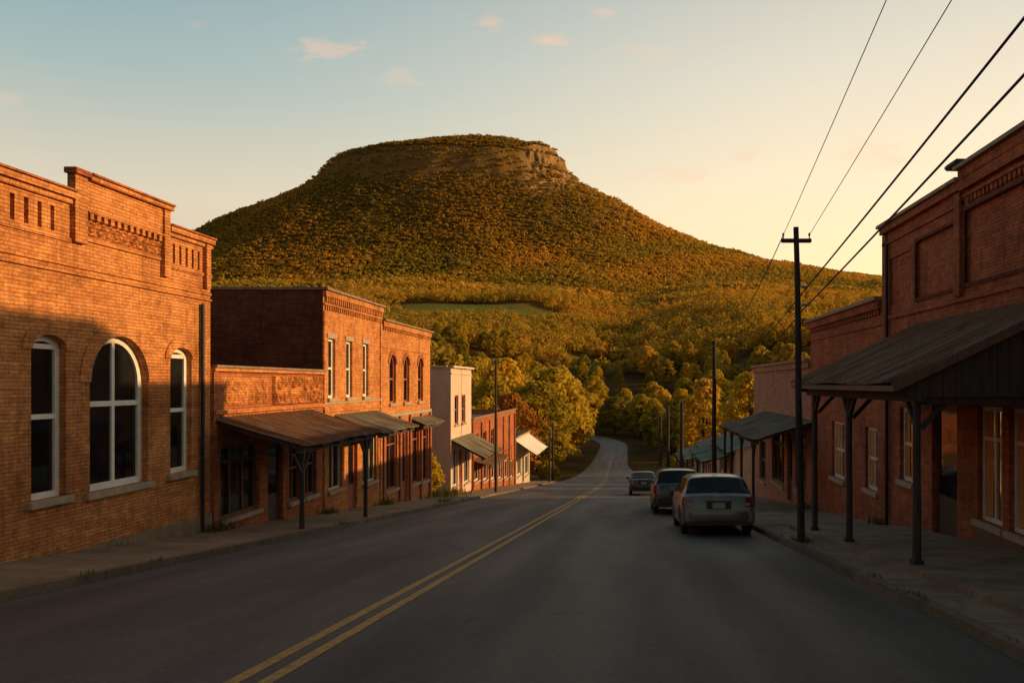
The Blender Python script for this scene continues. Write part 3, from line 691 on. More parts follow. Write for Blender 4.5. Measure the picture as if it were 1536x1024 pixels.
for ff in ((0, 1, 5, 4), (2, 3, 4, 5), (1, 2, 5), (3, 0, 4)): bm.faces.new([v_[i] for i in ff])
mk('added_shadow_roof', bm, M['tar'], b)  # roof of the added unseen block, raises the shadow it casts
bm = bmesh.new(); corrugated(bm, f, 12.0, 19.4, 3.12, 1.72, .004, 3.0, .22, .025); porch = mk('porch_roof', bm, M['metal_roof'], b)
for (a_, c_) in ((12.06, 12.1), (19.28, 19.32)):
    bm = bmesh.new(); n = 14; zt = lambda o: 3.12-1.4*o/3.0-.08; G = []
    for i in range(n):
        for o, e in ((2.85*i/n+.002, 0), (2.85*(i+1)/n-.014, 0), (2.85*(i+1)/n-.012, .012), (2.85*(i+1)/n, .012)):
            G.append([bm.verts.new(f.pt(a_+e, 1.5, o)), bm.verts.new(f.pt(a_+e, zt(o), o)), bm.verts.new(f.pt(c_, zt(o), o)), bm.verts.new(f.pt(c_, 1.5, o))])
    for p, q in zip(G, G[1:]):
        for k in range(4): bm.faces.new((p[k], p[(k+1) % 4], q[(k+1) % 4], q[k]))
    mk('gable_boards', bm, M['boards'], porch)
bm = bmesh.new(); beam(bm, f.pt(12.0, 3.08, .0), f.pt(12.0, 1.64, 3.0), .05, .14); mk('bargeboard', bm, M['brownwood'], porch)
bm = bmesh.new(); fbox(bm, f, 12.02, 19.35, 1.42, 1.6, 2.5, 2.66); mk('beam', bm, M['wood'], porch)
bm = bmesh.new(); fbox(bm, f, 12.12, 12.26, 1.38, 1.49, .02, 2.49); mk('beam', bm, M['wood'], porch)
bm = bmesh.new(); fbox(bm, f, 12.13, 19.27, 1.63, 1.66, .01, 2.75); mk('ceiling_boards', bm, M['boards'], porch)
bm = bmesh.new(); fbox(bm, f, 11.98, 19.4, 1.58, 1.67, 2.96, 3.0); mk('fascia', bm, M['brownwood'], porch)
for u in (12.2, 15.9, 18.8):
    bm = bmesh.new(); zb = gz(u)+.215
    tube(bm, [f.pt(u, zb, 2.575), f.pt(u+.005, zb+.9, 2.57), f.pt(u, .5, 2.58), f.pt(u, 1.42, 2.575)], [.068, .062, .06, .06], 9)
    mk('post', bm, M['wood'], porch, True)
    bm = bmesh.new(); fbox(bm, f, u-.085, u+.085, zb-.02, zb+.07, 2.49, 2.66); mk('post_base', bm, M['wood'], porch)
    for s_ in (-1, 1):
        if 12 < u+s_*.5 < 19.3:
            bm = bmesh.new(); beam(bm, f.pt(u, 1.02, 2.575), f.pt(u+s_*.4, 1.42, 2.575), .07, .07); mk('brace', bm, M['wood'], porch)
    bm = bmesh.new(); beam(bm, f.pt(u, 1.02, 2.5), f.pt(u, 1.45, 2.1), .07, .07); mk('brace', bm, M['wood'], porch)

b = bld('single storey rose brick building with two pale framed windows just beyond the porch', 26, 7.0)
op = [O(22.35, 23.5, -1.35, .45), O(25.75, 27.3, -1.45, .45)]
shell(b, 'brick_rose', f, 21.83, 30.4, -5, 3.98, 12, op)
for o in op: window(b, f, o['u0'], o['u1'], o['z0'], o['z1'], 0, w=.1, rails=(.5,), mull=(.5,), mat='whitetrim', glass='glass_reflection', curtain=True)
band(b, f, 'coping', 21.84, 30.5, 3.98, 4.08, .25, 'coping'); band(b, f, 'cornice', 21.84, 30.4, 3.75, 3.978, .15, 'brick_rose'); band(b, f, 'belt_course', 21.84, 30.4, 3.3, 3.36, .05, 'brick_rose')
teeth(b, f, 'corbel_course', 22, 30.3, 3.6, 3.74, .08, 'brick_rose', .25, .5)

b = bld('pink painted brick building with a green grey tin awning on the right side', 37, 7.0)
gop = [O(31.2, 33.2, -2.6, -.35), O(33.8, 34.9, -3.35, -.5), O(35.6, 38.6, -2.9, -.5), O(40.3, 42.2, -3.3, -1.2)]
shell(b, 'brick_pinkpaint', f, 30.42, 44, -6.3, 2.55, 6, gop)
window(b, f, 31.2, 33.2, -2.6, -.35, 0, w=.1, rails=(.75,), mull=(.33, .66), mat='brownwood'); door(b, f, 33.8, 34.9, -3.35, -.5)
window(b, f, 35.6, 38.6, -2.9, -.5, 0, w=.1, rails=(.75,), mull=(.33, .66), mat='brownwood'); window(b, f, 40.3, 42.2, -3.3, -1.2, 0, w=.1, rails=(.5,), mull=(.5,), mat='brownwood')
band(b, f, 'coping', 30.52, 44.1, 2.55, 2.66, .2, 'coping'); band(b, f, 'cornice', 30.44, 44, 2.3, 2.548, .1, 'brick_pinkpaint')
awning(b, f, 30.0, 40.5, .3, -.4, 2.3, 'metal_green', posts=(31, 34.2, 37.4, 40.0), base=swz, step=.25)

def cottage(label, y0, y1, zt, roofmat, wallmat, xo=0):
    b = bld(label, (y0+y1)/2, 7.0, name='cottage', cat='building'); ff = Fc((7.0+xo, 0, 0), (0, 1, 0), (-1, 0, 0))
    zg = gz((y0+y1)/2)
    gop = [O(y0+1.2, y0+3.2, zg+1.1, zg+2.4), O(y0+4.2, y0+5.4, zg+.1, zg+2.4), O(y0+6.6, y0+8.8, zg+1.0, zg+2.4)]
    bm = bmesh.new(); wall(bm, ff, y0, y1, zg-1.5, zt-.9, gop)
    mk('wall', bm, M[wallmat], b)
    bm = bmesh.new()
    for yy in (y0, y1):
        bm.faces.new([bm.verts.new(p) for p in (ff.pt(yy, zg-1.5), ff.pt(yy, zt-.9), ff.pt(yy, zt, -3), ff.pt(yy, zt-.9, -6), ff.pt(yy, zg-1.5, -6))])
    quad(bm, [ff.pt(y0, zg-1.5, -6), ff.pt(y1, zg-1.5, -6), ff.pt(y1, zt-.9, -6), ff.pt(y0, zt-.9, -6)])
    bmesh.ops.remove_doubles(bm, verts=bm.verts, dist=1e-4)
    mk('side_wall', bm, M[wallmat], b)
    window(b, ff, y0+1.2, y0+3.2, zg+1.1, zg+2.4, 0, w=.12, rails=(), mull=(.5,), mat='white'); door(b, ff, y0+4.2, y0+5.4, zg+.1, zg+2.4); window(b, ff, y0+6.6, y0+8.8, zg+1.0, zg+2.4, 0, w=.12, rails=(), mull=(.5,), mat='white')
    for sgn in (-1, 1):
        bm = bmesh.new(); fa = Fc((7.0+xo+3, 0, 0), (0, 1, 0), (sgn, 0, 0)); corrugated(bm, fa, y0-.3, y1+.3, zt+.03, zt-1.1, 0, 3.6, .5); mk('roof', bm, M[roofmat], b)
    awning(b, ff, y0+.3, y1-.3, zt-1.2, zt-1.75, 2.2, roofmat, posts=(y0+.6, (y0+y1)/2, y1-.6), base=swz, step=.5)
cottage('low cottage with a teal tin roof, first below the pink painted building', 51.5, 61.5, -1.6, 'metal_teal', 'stucco_cream')
cottage('low cottage with a grey green tin roof, second below the pink painted building', 65.5, 75.5, -2.8, 'metal_green', 'stucco')
cottage('small teal roofed cottage at the bottom of the right row', 79, 90, -4.4, 'metal_teal', 'stucco_cream', .6)

# ------------------------------------------------------------------ poles and wires
def upole(x, y, ztop, r, label, arm=True, lean=0, low=0):
    zb = gz(y)+.14
    b = empty('utility_pole', (x, y, zb), label, 'utility pole', 'wooden utility poles along the street')
    bm = bmesh.new(); n = 6
    tube(bm, [(x+lean*i/n+.01*math.sin(i*1.7), y, zb-.2+(ztop-zb+.2)*i/n) for i in range(n+1)], [r*(1-.3*i/n) for i in range(n+1)], 12)
    mk('pole', bm, M['pole'], b, smooth=True)
    if arm:
        bm = bmesh.new(); box(bm, (x+lean-.31, y-.045, ztop-.32), (x+lean+.31, y+.045, ztop-.24)); mk('crossarm', bm, M['pole'], b, bevel=.008)
        for s_ in (-.27, .27):
            bm = bmesh.new(); tube(bm, [(x+lean+s_, y, ztop-.24), (x+lean+s_, y, ztop-.19), (x+lean+s_, y, ztop-.17), (x+lean+s_, y, ztop-.12)], [.012, .012, .025, .02], 8); mk('insulator', bm, M['ceramic'], b, smooth=True)
    if low:
        for k, dz in enumerate((1.25, 1.62)):
            bm = bmesh.new(); tube(bm, [(x-.03, y-.14, ztop-dz), (x+.1, y-.1, ztop-dz)], .03, 8); mk('bracket', bm, M['ceramic'], b)
    return b
upole(3.62, 16.6, 4.94, .08, 'tall dark wooden utility pole with short crossarm standing on the near right kerb', lean=-.1, low=1)
upole(3.72, 34, 3.5, .115, 'plain dark utility pole behind the silver parked car, second on the right', arm=False)
upole(3.72, 54, .45, .15, 'short dark utility pole on the right, third down the hill', arm=False)
upole(3.72, 72, -.25, .17, 'dark utility pole on the right, fourth down the hill', arm=False)
upole(3.9, 92, -2.0, .18, 'small distant utility pole at the bottom of the right row', arm=False)
upole(-8.1, 49.5, 3.15, .095, 'slender dark utility pole in front of the pale pink building', arm=False)
upole(-8.1, 84, -3.1, .12, 'short distant pole before the bright awning shop on the left', arm=False)
upole(-8.3, 90, -2.7, .13, 'distant pole on the left standing against the yellow trees', arm=False)
def wire(p, q, r, sag, label, name='overhead_wire'):
    p = Vector(p); q = Vector(q); N = 28; bm = bmesh.new()
    pts = [p.lerp(q, i/N)-Vector((0, 0, 4*sag*(i/N)*(1-i/N))) for i in range(N+1)]
    tube(bm, pts, r, 6); tag(mk(name, bm, M['wire'], smooth=True), label, 'wire', 'overhead wires')
def back(p, a, bz, y1=-13): return (p[0]+a*(p[1]-y1), y1, p[2]+bz*(p[1]-y1))
p1 = (3.25, 16.6, 4.78); wire(back(p1, -.042, .19), p1, .006, .25, 'thin upper wire from the left end of the crossarm rising to the right')
p2 = (3.79, 16.6, 4.78); wire(back(p2, -.052, .12), p2, .006, .15, 'thin upper wire from the right end of the crossarm rising to the right')
p3 = (3.66, 16.45, 3.62); wire(back(p3, -.010, .165), p3, .015, .2, 'upper one of the two thick black cables crossing the top right corner')
p4 = (3.66, 16.45, 3.25); wire(back(p4, -.010, .15), p4, .015, .2, 'lower one of the two thick black cables crossing the top right corner')
wire(p1, (3.68, 34, 3.3), .010, .5, 'thin wire from the crossarm down to the second pole on the right')
wire(p3, (3.68, 34, 2.9), .011, .6, 'upper cable from the near pole down to the second pole')
wire(p4, (3.68, 34, 2.5), .011, .6, 'lower cable from the near pole down to the second pole')
wire((3.68, 34, 3.1), (3.72, 54, .35), .016, .4, 'wire between the second and third poles on the right')
wire((3.72, 54, .3), (3.72, 72, -.4), .02, .4, 'wire between the third and fourth poles on the right')

# ------------------------------------------------------------------ cars
def car(label, x, y, L, W, H, paintm, kind, rotz=0):
    root = empty('parked_car', (x, y, gz(y)+.025), label, 'car', 'cars parked along the right kerb', (-math.atan(SL), 0, rotz)); ORG[root.name] = Vector((0, 0, 0))
    h = L/2; WR = .335
    if kind == 'wagon': px = [-h, -h+.03, -h+.08, -h+.16, -h+.50, -h+.9, 0, .45, h-1.75+.55, h-.95, h-.25, h-.06, h]; pz = [.66, .90, .97, 1.0, H-.08, H-.015, H, H-.03, 1.04, .96, .82, .7, .55]
    elif kind == 'suv': px = [-h, -h+.03, -h+.08, -h+.16, -h+.42, -h+.75, 0, .35, h-1.25, h-1.05, h-.2, h-.05, h]; pz = [.7, .95, 1.03, 1.06, H-.08, H-.02, H, H-.03, 1.12, 1.06, .95, .8, .6]
    else: px = [-h, -h+.03, -h+.1, -h+.75, -h+1.35, -h+1.7, .1, .45, h-1.25, h-1.0, h-.25, h-.06, h]; pz = [.62, .86, .93, .96, H-.06, H-.01, H, H-.03, .98, .93, .8, .68, .52]
    belt = {'wagon': 1.0, 'suv': 1.05, 'sedan': .93}[kind]
    yw = (-h+.82, h-.86)
    def top(v): return float(np.interp(v, px, pz))
    def sec(v):
        e = (abs(v)-(h-.45))/.45; e = max(0, e); w = W/2*(1-(.07 if kind == 'wagon' else .12)*e**2.4)
        zr = top(v); zsh = min(belt-.03, zr-.05)
        zb = .24+.10*e**3
        for c in yw:
            if abs(v-c) < WR+.06: zb = max(zb, WR-.02+math.sqrt(max(0, (WR+.06)**2-(v-c)**2)))
        hi = max(0, zr-belt); wr = w-.05-.30*hi-.03*(hi > .02)
        zm = max(.58, zb+.03); zm = min(zm, zsh-.05) if zm < zsh-.05 else zsh-.04
        z1 = min(zb+.07, zm-.01)
        return [(0, zb), (w-.14, zb), (w-.03, zb), (w-.012, z1), (w, zm), (w-.03, zsh), (wr+.0, zr-.075 if hi > .15 else zr-.03), (wr-.09, zr-.02 if hi > .15 else zr-.01), (wr*.5, zr+.004), (0, zr+.01)]
    ys = set(np.round(np.linspace(-h, h, 46), 4))
    for c in yw:
        for k in range(13): ys.add(round(c-(WR+.06)*math.cos(math.pi*k/12), 4))
    for v in (-h, -h+.03, -h+.07, -h+.12, -h+.2, h-.03, h-.08): ys.add(v)
    ys = sorted(ys); bm = bmesh.new(); rings = []
    for v in ys:
        s_ = sec(v); ring = [bm.verts.new((X, v, Z)) for X, Z in s_]+[bm.verts.new((-X, v, Z)) for X, Z in s_[-2:0:-1]]
        rings.append(ring)
    n = len(rings[0])
    for a, c in zip(rings, rings[1:]):
        for k in range(n): bm.faces.new((a[k], a[(k+1) % n], c[(k+1) % n], c[k]))
    bm.faces.new(rings[0]); bm.faces.new(rings[-1][::-1])
    bmesh.ops.recalc_face_normals(bm, faces=bm.faces)
    body = mk('body', bm, M[paintm], root, True, True)
    def S(v, k):
        s_ = sec(v); sg = 1 if k >= 0 else -1; k = abs(k); i = min(int(k), 8); t = k-i
        return Vector((sg*(s_[i][0]*(1-t)+s_[i+1][0]*t), v, s_[i][1]*(1-t)+s_[i+1][1]*t))
    def patch(name, va, vb, kf, mat, off, nv=8, par=root):
        bm = bmesh.new(); G = []
        for i in range(nv+1):
            v = va+(vb-va)*i/nv; ks = kf(v)
            G.append([bm.verts.new(S(v, k)+Vector(off(k))) for k in ks])
        for a, c in zip(G, G[1:]):
            for k in range(len(a)-1): bm.faces.new((a[k], a[k+1], c[k+1], c[k]))
        return mk(name, bm, M[mat], par, True, True)
    rg = {'wagon': (-h+.18, -h+.47), 'suv': (-h+.18, -h+.40), 'sedan': (-h+.80, -h+1.3)}[kind]
    def across(v):
        pos = [6.15, 6.6, 7, 7.5, 8, 8.5, 8.999]
        return pos+[-p for p in pos[::-1]]
    patch('rear_window', rg[0], rg[1], across, 'carglass', lambda k: (0, -.012, .008), 8)
    wv_ = {'wagon': (.5, h-1.22), 'suv': (.4, h-1.28), 'sedan': (.5, h-1.28)}[kind]
    patch('windscreen', wv_[0], wv_[1], across, 'carglass', lambda k: (0, .01, .01), 8)
    c0 = {'wagon': -h+.6, 'suv': -h+.5, 'sedan': -h+1.3}[kind]; c1 = {'wagon': .9, 'suv': .9, 'sedan': .8}[kind]
    segs = [(c0, c0+.75), (c0+.82, (c0+.82+c1)/2+.1), ((c0+.82+c1)/2+.17, c1)] if kind != 'sedan' else [(c0, (c0+c1)/2-.03), ((c0+c1)/2+.04, c1)]
    for a_, b_ in segs:
        for sg in (1, -1):
            patch('side_window', a_, b_, lambda v: [sg*k for k in (5.1, 5.4, 5.7, 5.92)], 'carglass', lambda k: (.008*sg, 0, .002), 6)
    def bx(name, a, b_, mat, bev=.02, par=root):
        bm = bmesh.new(); box(bm, (min(a[0], b_[0]), a[1], a[2]), (max(a[0], b_[0]), b_[1], b_[2]))
        return mk(name, bm, M[mat], par, True, True, bevel=bev)
    w = W/2; we = w*(.93 if kind == 'wagon' else .88)
    bp = bmesh.new(); N = 16; pr = []
    for i in range(N+1):
        t = -1+2*i/N; X = t*(w-.015); yb = -h-.07+.20*abs(t)**5
        pr.append([bp.verts.new((X, yb+.10, .34)), bp.verts.new((X, yb+.01, .36)), bp.verts.new((X, yb-.012, .46)), bp.verts.new((X, yb, .585)), bp.verts.new((X, yb+.10, .60))])
    for a_, b_ in zip(pr, pr[1:]):
        for k in range(4): bp.faces.new((a_[k], a_[k+1], b_[k+1], b_[k]))
    mk('rear_bumper', bp, M['bumper_plastic' if kind == 'suv' else paintm], root, True, True)
    bx('bumper_valance', (-w+.12, -h-.03, .25), (w-.12, -h+.1, .345), 'bumper_plastic', .015)
    zl = (.70, .93) if kind != 'suv' else (.72, 1.04)
    for s_ in (-1, 1):
        bm = bmesh.new(); xo_ = w-.02; xi = w-.24
        P = [(s_*xi, -h-.018, zl[0]), (s_*(we+.0), -h-.012, zl[0]), (s_*(xo_+.006), -h+.2, zl[0]+.03), (s_*(xo_-.01), -h+.22, zl[1]-.02), (s_*(we-.01), -h+.03, zl[1]), (s_*xi, -h+.012, zl[1])]
        v_ = [bm.verts.new(p) for p in P]; bm.faces.new((v_[0], v_[1], v_[4], v_[5])); bm.faces.new((v_[1], v_[2], v_[3], v_[4]))
        q_ = [bm.verts.new((p[0]*.96, p[1]+.06, p[2])) for p in P]
        for k in range(6): bm.faces.new((v_[k], v_[(k+1) % 6], q_[(k+1) % 6], q_[k]))
        t_ = mk('tail_light', bm, M['tail'], root, False, True)
        bx('reverse_lamp', (s_*(w-.2)-.05, -h-.026, zl[0]+.03), (s_*(w-.2)+.05, -h-.012, zl[0]+.09), 'head', .004, t_)
        bx('wing_mirror', (s_*(w+.05)-.08, .78, belt-.02), (s_*(w+.05)+.08, .88, belt+.13), paintm, .03)
        bx('headlight', (s_*(w-.27)-.17, h-.10, .60), (s_*(w-.27)+.17, h+.0, .74), 'head', .03)
        for dy in (-.35, .55): bx('door_handle', (s_*(w-.005)-.015, dy, .80), (s_*(w-.005)+.015, dy+.17, .83), 'bumper_plastic', .006)
        if kind == 'suv':
            bm = bmesh.new(); xr = w-.05-.30*(H-belt)-.03-.05; tube(bm, [(s_*xr, -h+.95, H-.03), (s_*xr, -h+1.05, H+.035), (s_*xr, .2, H+.045), (s_*xr, .35, H-.02)], .016, 8); mk('roof_rail', bm, M['bumper_plastic'], root, True, True)
    bx('plate_recess', (-.3, -h-.022, .64), (.3, -h+.03, .83), 'bumper_plastic', .01)
    bx('licence_plate', (-.155, -h-.032, .66), (.155, -h-.023, .80), 'plate', .003)
    bx('tailgate_trim', (-.33, -h-.03, .835), (.33, -h+.03, .865), paintm, .006)
    if kind != 'sedan':
        bm = bmesh.new(); beam(bm, (0.02, rg[0]-.02, top(rg[0])+.02), (.33, rg[0]+.06, top(rg[0]+.06)+.03), .015, .015); mk('rear_wiper', bm, M['bumper_plastic'], root, False, True)
    bx('grille', (-.4, h-.03, .52), (.4, h+.012, .68), 'bumper_plastic', .01)
    bx('front_bumper', (-w+.1, h-.12, .28), (w-.1, h+.05, .5), paintm, .05)
    bm = bmesh.new(); tube(bm, [(-.5, -h+.2, .24), (-.5, -h-.05, .235)], .03, 10, False); mk('exhaust', bm, M['chrome'], root, True, True)
    for s_ in (-1, 1):
        for v in (c0+.78, (c0+.82+c1)/2+.13, c1+.06):
            if abs(v-yw[0]) < WR+.05: continue
            bm = bmesh.new(); pts = [S(v, s_*k)+Vector((s_*.003, 0, 0)) for k in (3, 4, 5)]
            vv = [(bm.verts.new(p+Vector((0, -.005, 0))), bm.verts.new(p+Vector((0, .005, 0)))) for p in pts]
            for p, q in zip(vv, vv[1:]): bm.faces.new((p[0], p[1], q[1], q[0]))
            mk('door_seam', bm, M['bumper_plastic'], root, False, True)
    for c in yw:
        for s_ in (-1, 1):
            prof = [(.19, .09), (.25, .10), (.31, .095), (WR, .06), (WR, -.06), (.31, -.095), (.25, -.1), (.19, -.09)]
            bm = bmesh.new(); N = 26; cx = s_*(w-.12); G = []
            for i in range(N):
                t = 2*math.pi*i/N; G.append([bm.verts.new((cx+pz_, c+r_*math.cos(t), WR-.01+r_*math.sin(t))) for r_, pz_ in prof])
            for i in range(N):
                a_, b_ = G[i], G[(i+1) % N]
                for k in range(len(prof)-1): bm.faces.new((a_[k], a_[k+1], b_[k+1], b_[k]))
            ty = mk('wheel', bm, M['rubber'], root, True, True)
            bm = bmesh.new(); xo_ = cx+s_*.075
            N = 20; ce = bm.verts.new((xo_-s_*.005, c, WR-.01)); G = []
            for i in range(N):
                t = 2*math.pi*i/N; k = 1 if i % 4 < 2 else 0
                G.append([bm.verts.new((xo_-s_*(0 if k else .05), c+r_*math.cos(t), WR-.01+r_*math.sin(t))) for r_ in (.05, .165)]+[bm.verts.new((xo_, c+r_*math.cos(t), WR-.01+r_*math.sin(t))) for r_ in (.175, .2)])
            for i in range(N):
                a_, b_ = G[i], G[(i+1) % N]; bm.faces.new((ce, a_[0], b_[0]))
                for k in range(3): bm.faces.new((a_[k], a_[k+1], b_[k+1], b_[k]))
            mk('rim', bm, M['rim'], ty, False, True)
    return root
car('silver grey station wagon parked nearest the camera at the right kerb, seen from behind', 2.25, 21.7, 4.5, 1.82, 1.5, 'paint_silver', 'wagon')
car('dark sport utility car parked in front of the silver wagon, second in the row', 1.85, 30.5, 4.5, 1.82, 1.62, 'paint_grey', 'suv')
car('small dark sedan parked farthest down the hill in the row of three', 1.0, 49, 4.4, 1.75, 1.42, 'paint_dark', 'sedan')

# ------------------------------------------------------------------ trees
def quads(P, Nn, S):
    n = len(P); a = rs.normal(size=(n, 3)); t = np.cross(Nn, a); t /= np.linalg.norm(t, axis=1)[:, None]+1e-9
    b = np.cross(Nn, t); b /= np.linalg.norm(b, axis=1)[:, None]+1e-9
    S = S[:, None]; V = np.stack([P-t*S-b*S*.6, P+t*S-b*S*.6, P+t*S*.7+b*S*.7, P-t*S*.7+b*S*.7], 1)
    return V.reshape(-1, 3), np.arange(n*4).reshape(-1, 4)
def tree_proto(seed, H, Rc, low=.14, nleaf=80, ls=.3):
    r_ = random.Random(seed); n = 80; C = []
    for i in range(n):
        t = low+(1-low)*((i+.5)/n); tt = (t-low)/(1-low)
        env = Rc*(.5+.5*math.sin(math.pi*min(1, tt*.9+.14)))*(1.0 if tt < .8 else max(.15, (1-tt)/.2)**.6)
        a = i*2.4+r_.uniform(-.5, .5); rad = env*math.sqrt(r_.uniform(.2, 1))
        C.append((rad*math.cos(a), rad*math.sin(a), H*t*r_.uniform(.95, 1.0), Rc*r_.uniform(.18, .34)))
    P = []; N_ = []; S_ = []
    for (x, y, z, rr) in C:
        d = rs.normal(size=(nleaf, 3)); d /= np.linalg.norm(d, axis=1)[:, None]; d[:, 2] = np.where(d[:, 2] < -.3, -d[:, 2], d[:, 2])
        q = d*rr*rs.uniform(.55, 1.12, (nleaf, 1)); q[:, 2] *= .75
        P.append(q+np.array([x, y, z])); N_.append(d+rs.normal(size=(nleaf, 3))*.55); S_.append(rs.uniform(.6, 1.3, nleaf)*ls)
    N2 = np.concatenate(N_); N2 /= np.linalg.norm(N2, axis=1)[:, None]
    V, Fq = quads(np.concatenate(P), N2, np.concatenate(S_))
    crown = np_mesh('crown', V, Fq)
    bm = bmesh.new(); bx_, by_ = r_.uniform(-.4, .4), r_.uniform(-.4, .4)
    tp = [(bx_*t, by_*t*t, H*.85*t) for t in (0, .15, .35, .55, .8, 1)]
    tube(bm, [(0, 0, -.6)]+tp[1:], [H*.022, H*.017, H*.014, H*.011, H*.006, H*.002], 8)
    for i in range(0, n, 6):
        x, y, z, rr = C[i]; t0 = max(.12, z/H*.62)
        tube(bm, [(bx_*t0, by_*t0, H*.85*t0), (x*.5, y*.5, (H*.85*t0+z)/2+.2), (x, y, z)], [H*.008, H*.005, H*.002], 5)
    tm = bpy.data.meshes.new('trunk'); bm.to_mesh(tm); bm.free(); tm.materials.append(M['bark']); sharp(tm, 60)
    return crown, tm
protos = []
for i, (H, Rc) in enumerate(((20, 6.2), (18, 5.2), (15, 5.6), (21, 5.4))):
    cr, tm = tree_proto(10+i, H, Rc)
    for mname in (('leaf', 'leaf_dark') if i else ('leaf', 'leaf_autumn')):
        c2 = cr.copy(); c2.materials.clear(); c2.materials.append(M[mname]); protos.append((c2, tm, H, mname))
def tree(x, y, h, pi_, label, group=None, z=None, name='tree', wide=1):
    cr, tm, H, mn = protos[pi_]; z = float(T(x, y)) if z is None else z
    o = empty(name, (x, y, z), label, 'tree', group, (0, 0, rnd.uniform(0, 6.28))); s_ = h/H; o.scale = (s_*wide*rnd.uniform(.95, 1.2), s_*wide*rnd.uniform(.95, 1.2), s_)
    a = bpy.data.objects.new('crown', cr); b_ = bpy.data.objects.new('trunk', tm)
    for q in (a, b_): col.objects.link(q); q.parent = o
    return o
tree(-14.0, 97, 10.5, 1, 'russet orange autumn tree behind the far end of the left row of shops')
tree(-15.2, 138, 15.5, 0, 'large yellow green tree overhanging the left side of the far road', wide=1.1)
tree(-15.6, 162, 19.5, 4, 'tall golden green tree left of the far road, second along the verge')
tree(-15.8, 190, 21.5, 0, 'tall rounded tree left of the far road, third along the verge')
tree(-16.5, 222, 20, 4, 'dense tree left of the far road where it reaches the woods')
tree(-19.5, 118, 13.5, 4, 'bushy green tree behind the bright awning shop')
tree(12.5, 150, 9, 3, 'golden green tree right of the far road beyond the last cottage')
tree(10.5, 190, 11, 5, 'olive green tree right of the far road, beside the distant poles')
tree(8.0, 240, 14, 2, 'yellow green tree on the right verge of the far road near the woods')
tree(2.5, 282, 12, 4, 'wide golden tree closing the view just right of the end of the road', wide=1.2)
tree(-4.5, 293, 13, 5, 'rounded olive tree closing the view at the very end of the road', wide=1.2)
tree(-13.5, 305, 14, 0, 'yellow green tree closing the view just left of the end of the road', wide=1.2)
pts = [(-14, 97), (-15.2, 138), (-15.6, 162), (-15.8, 190), (-16.5, 222), (-19.5, 118), (12.5, 150), (10.5, 190), (8, 240), (2.5, 282), (-4.5, 293), (-13.5, 305)]
n = 0; tries = 0
while n < 278 and tries < 30000:
    tries += 1
    y = 92+(440-92)*rnd.random()**.8; x = rnd.uniform(-.52, .36)*y+rnd.uniform(-6, 6)
    if -14 < x < 8 and y < 272: continue
    if -26 < x < 3 and 250 < y < 288: continue
    if y < 110 and (-22 < x < 16): continue
    if meadow(x, y) > .25: continue
    sp = 6.2+y*.006
    if any((x-a)**2+(y-b_)**2 < sp*sp for a, b_ in pts): continue
    pts.append((x, y)); n += 1
    k = rnd.choice((0, 2, 3, 4, 5, 6, 7, 2, 4, 6, 0)); h = rnd.uniform(9.5, 16)+(4 if x < -20 and y < 300 else 0)
    if rnd.random() < .07: k = 1; h *= .8
    if y > 360 and -50 < x < 4: h *= .65
    tree(x, y, h, k, 'leafy tree of the sunlit wood in the valley beyond the houses', 'trees of the valley wood')
for (x, y, h, lab) in ((-9.6, 95, 2.4, 'round green bush at the left kerb below the russet tree'), (-9.4, 102, 2.0, 'low green bush beside the far left verge'), (-11.3, 44, 2.6, 'green bush in the gap between the brick and pink buildings'), (5.2, 96, 3.0, 'green bush on the right beyond the last cottage')):
    tree(x, y, h, 4, lab, name='bush')['category'] = 'bush'

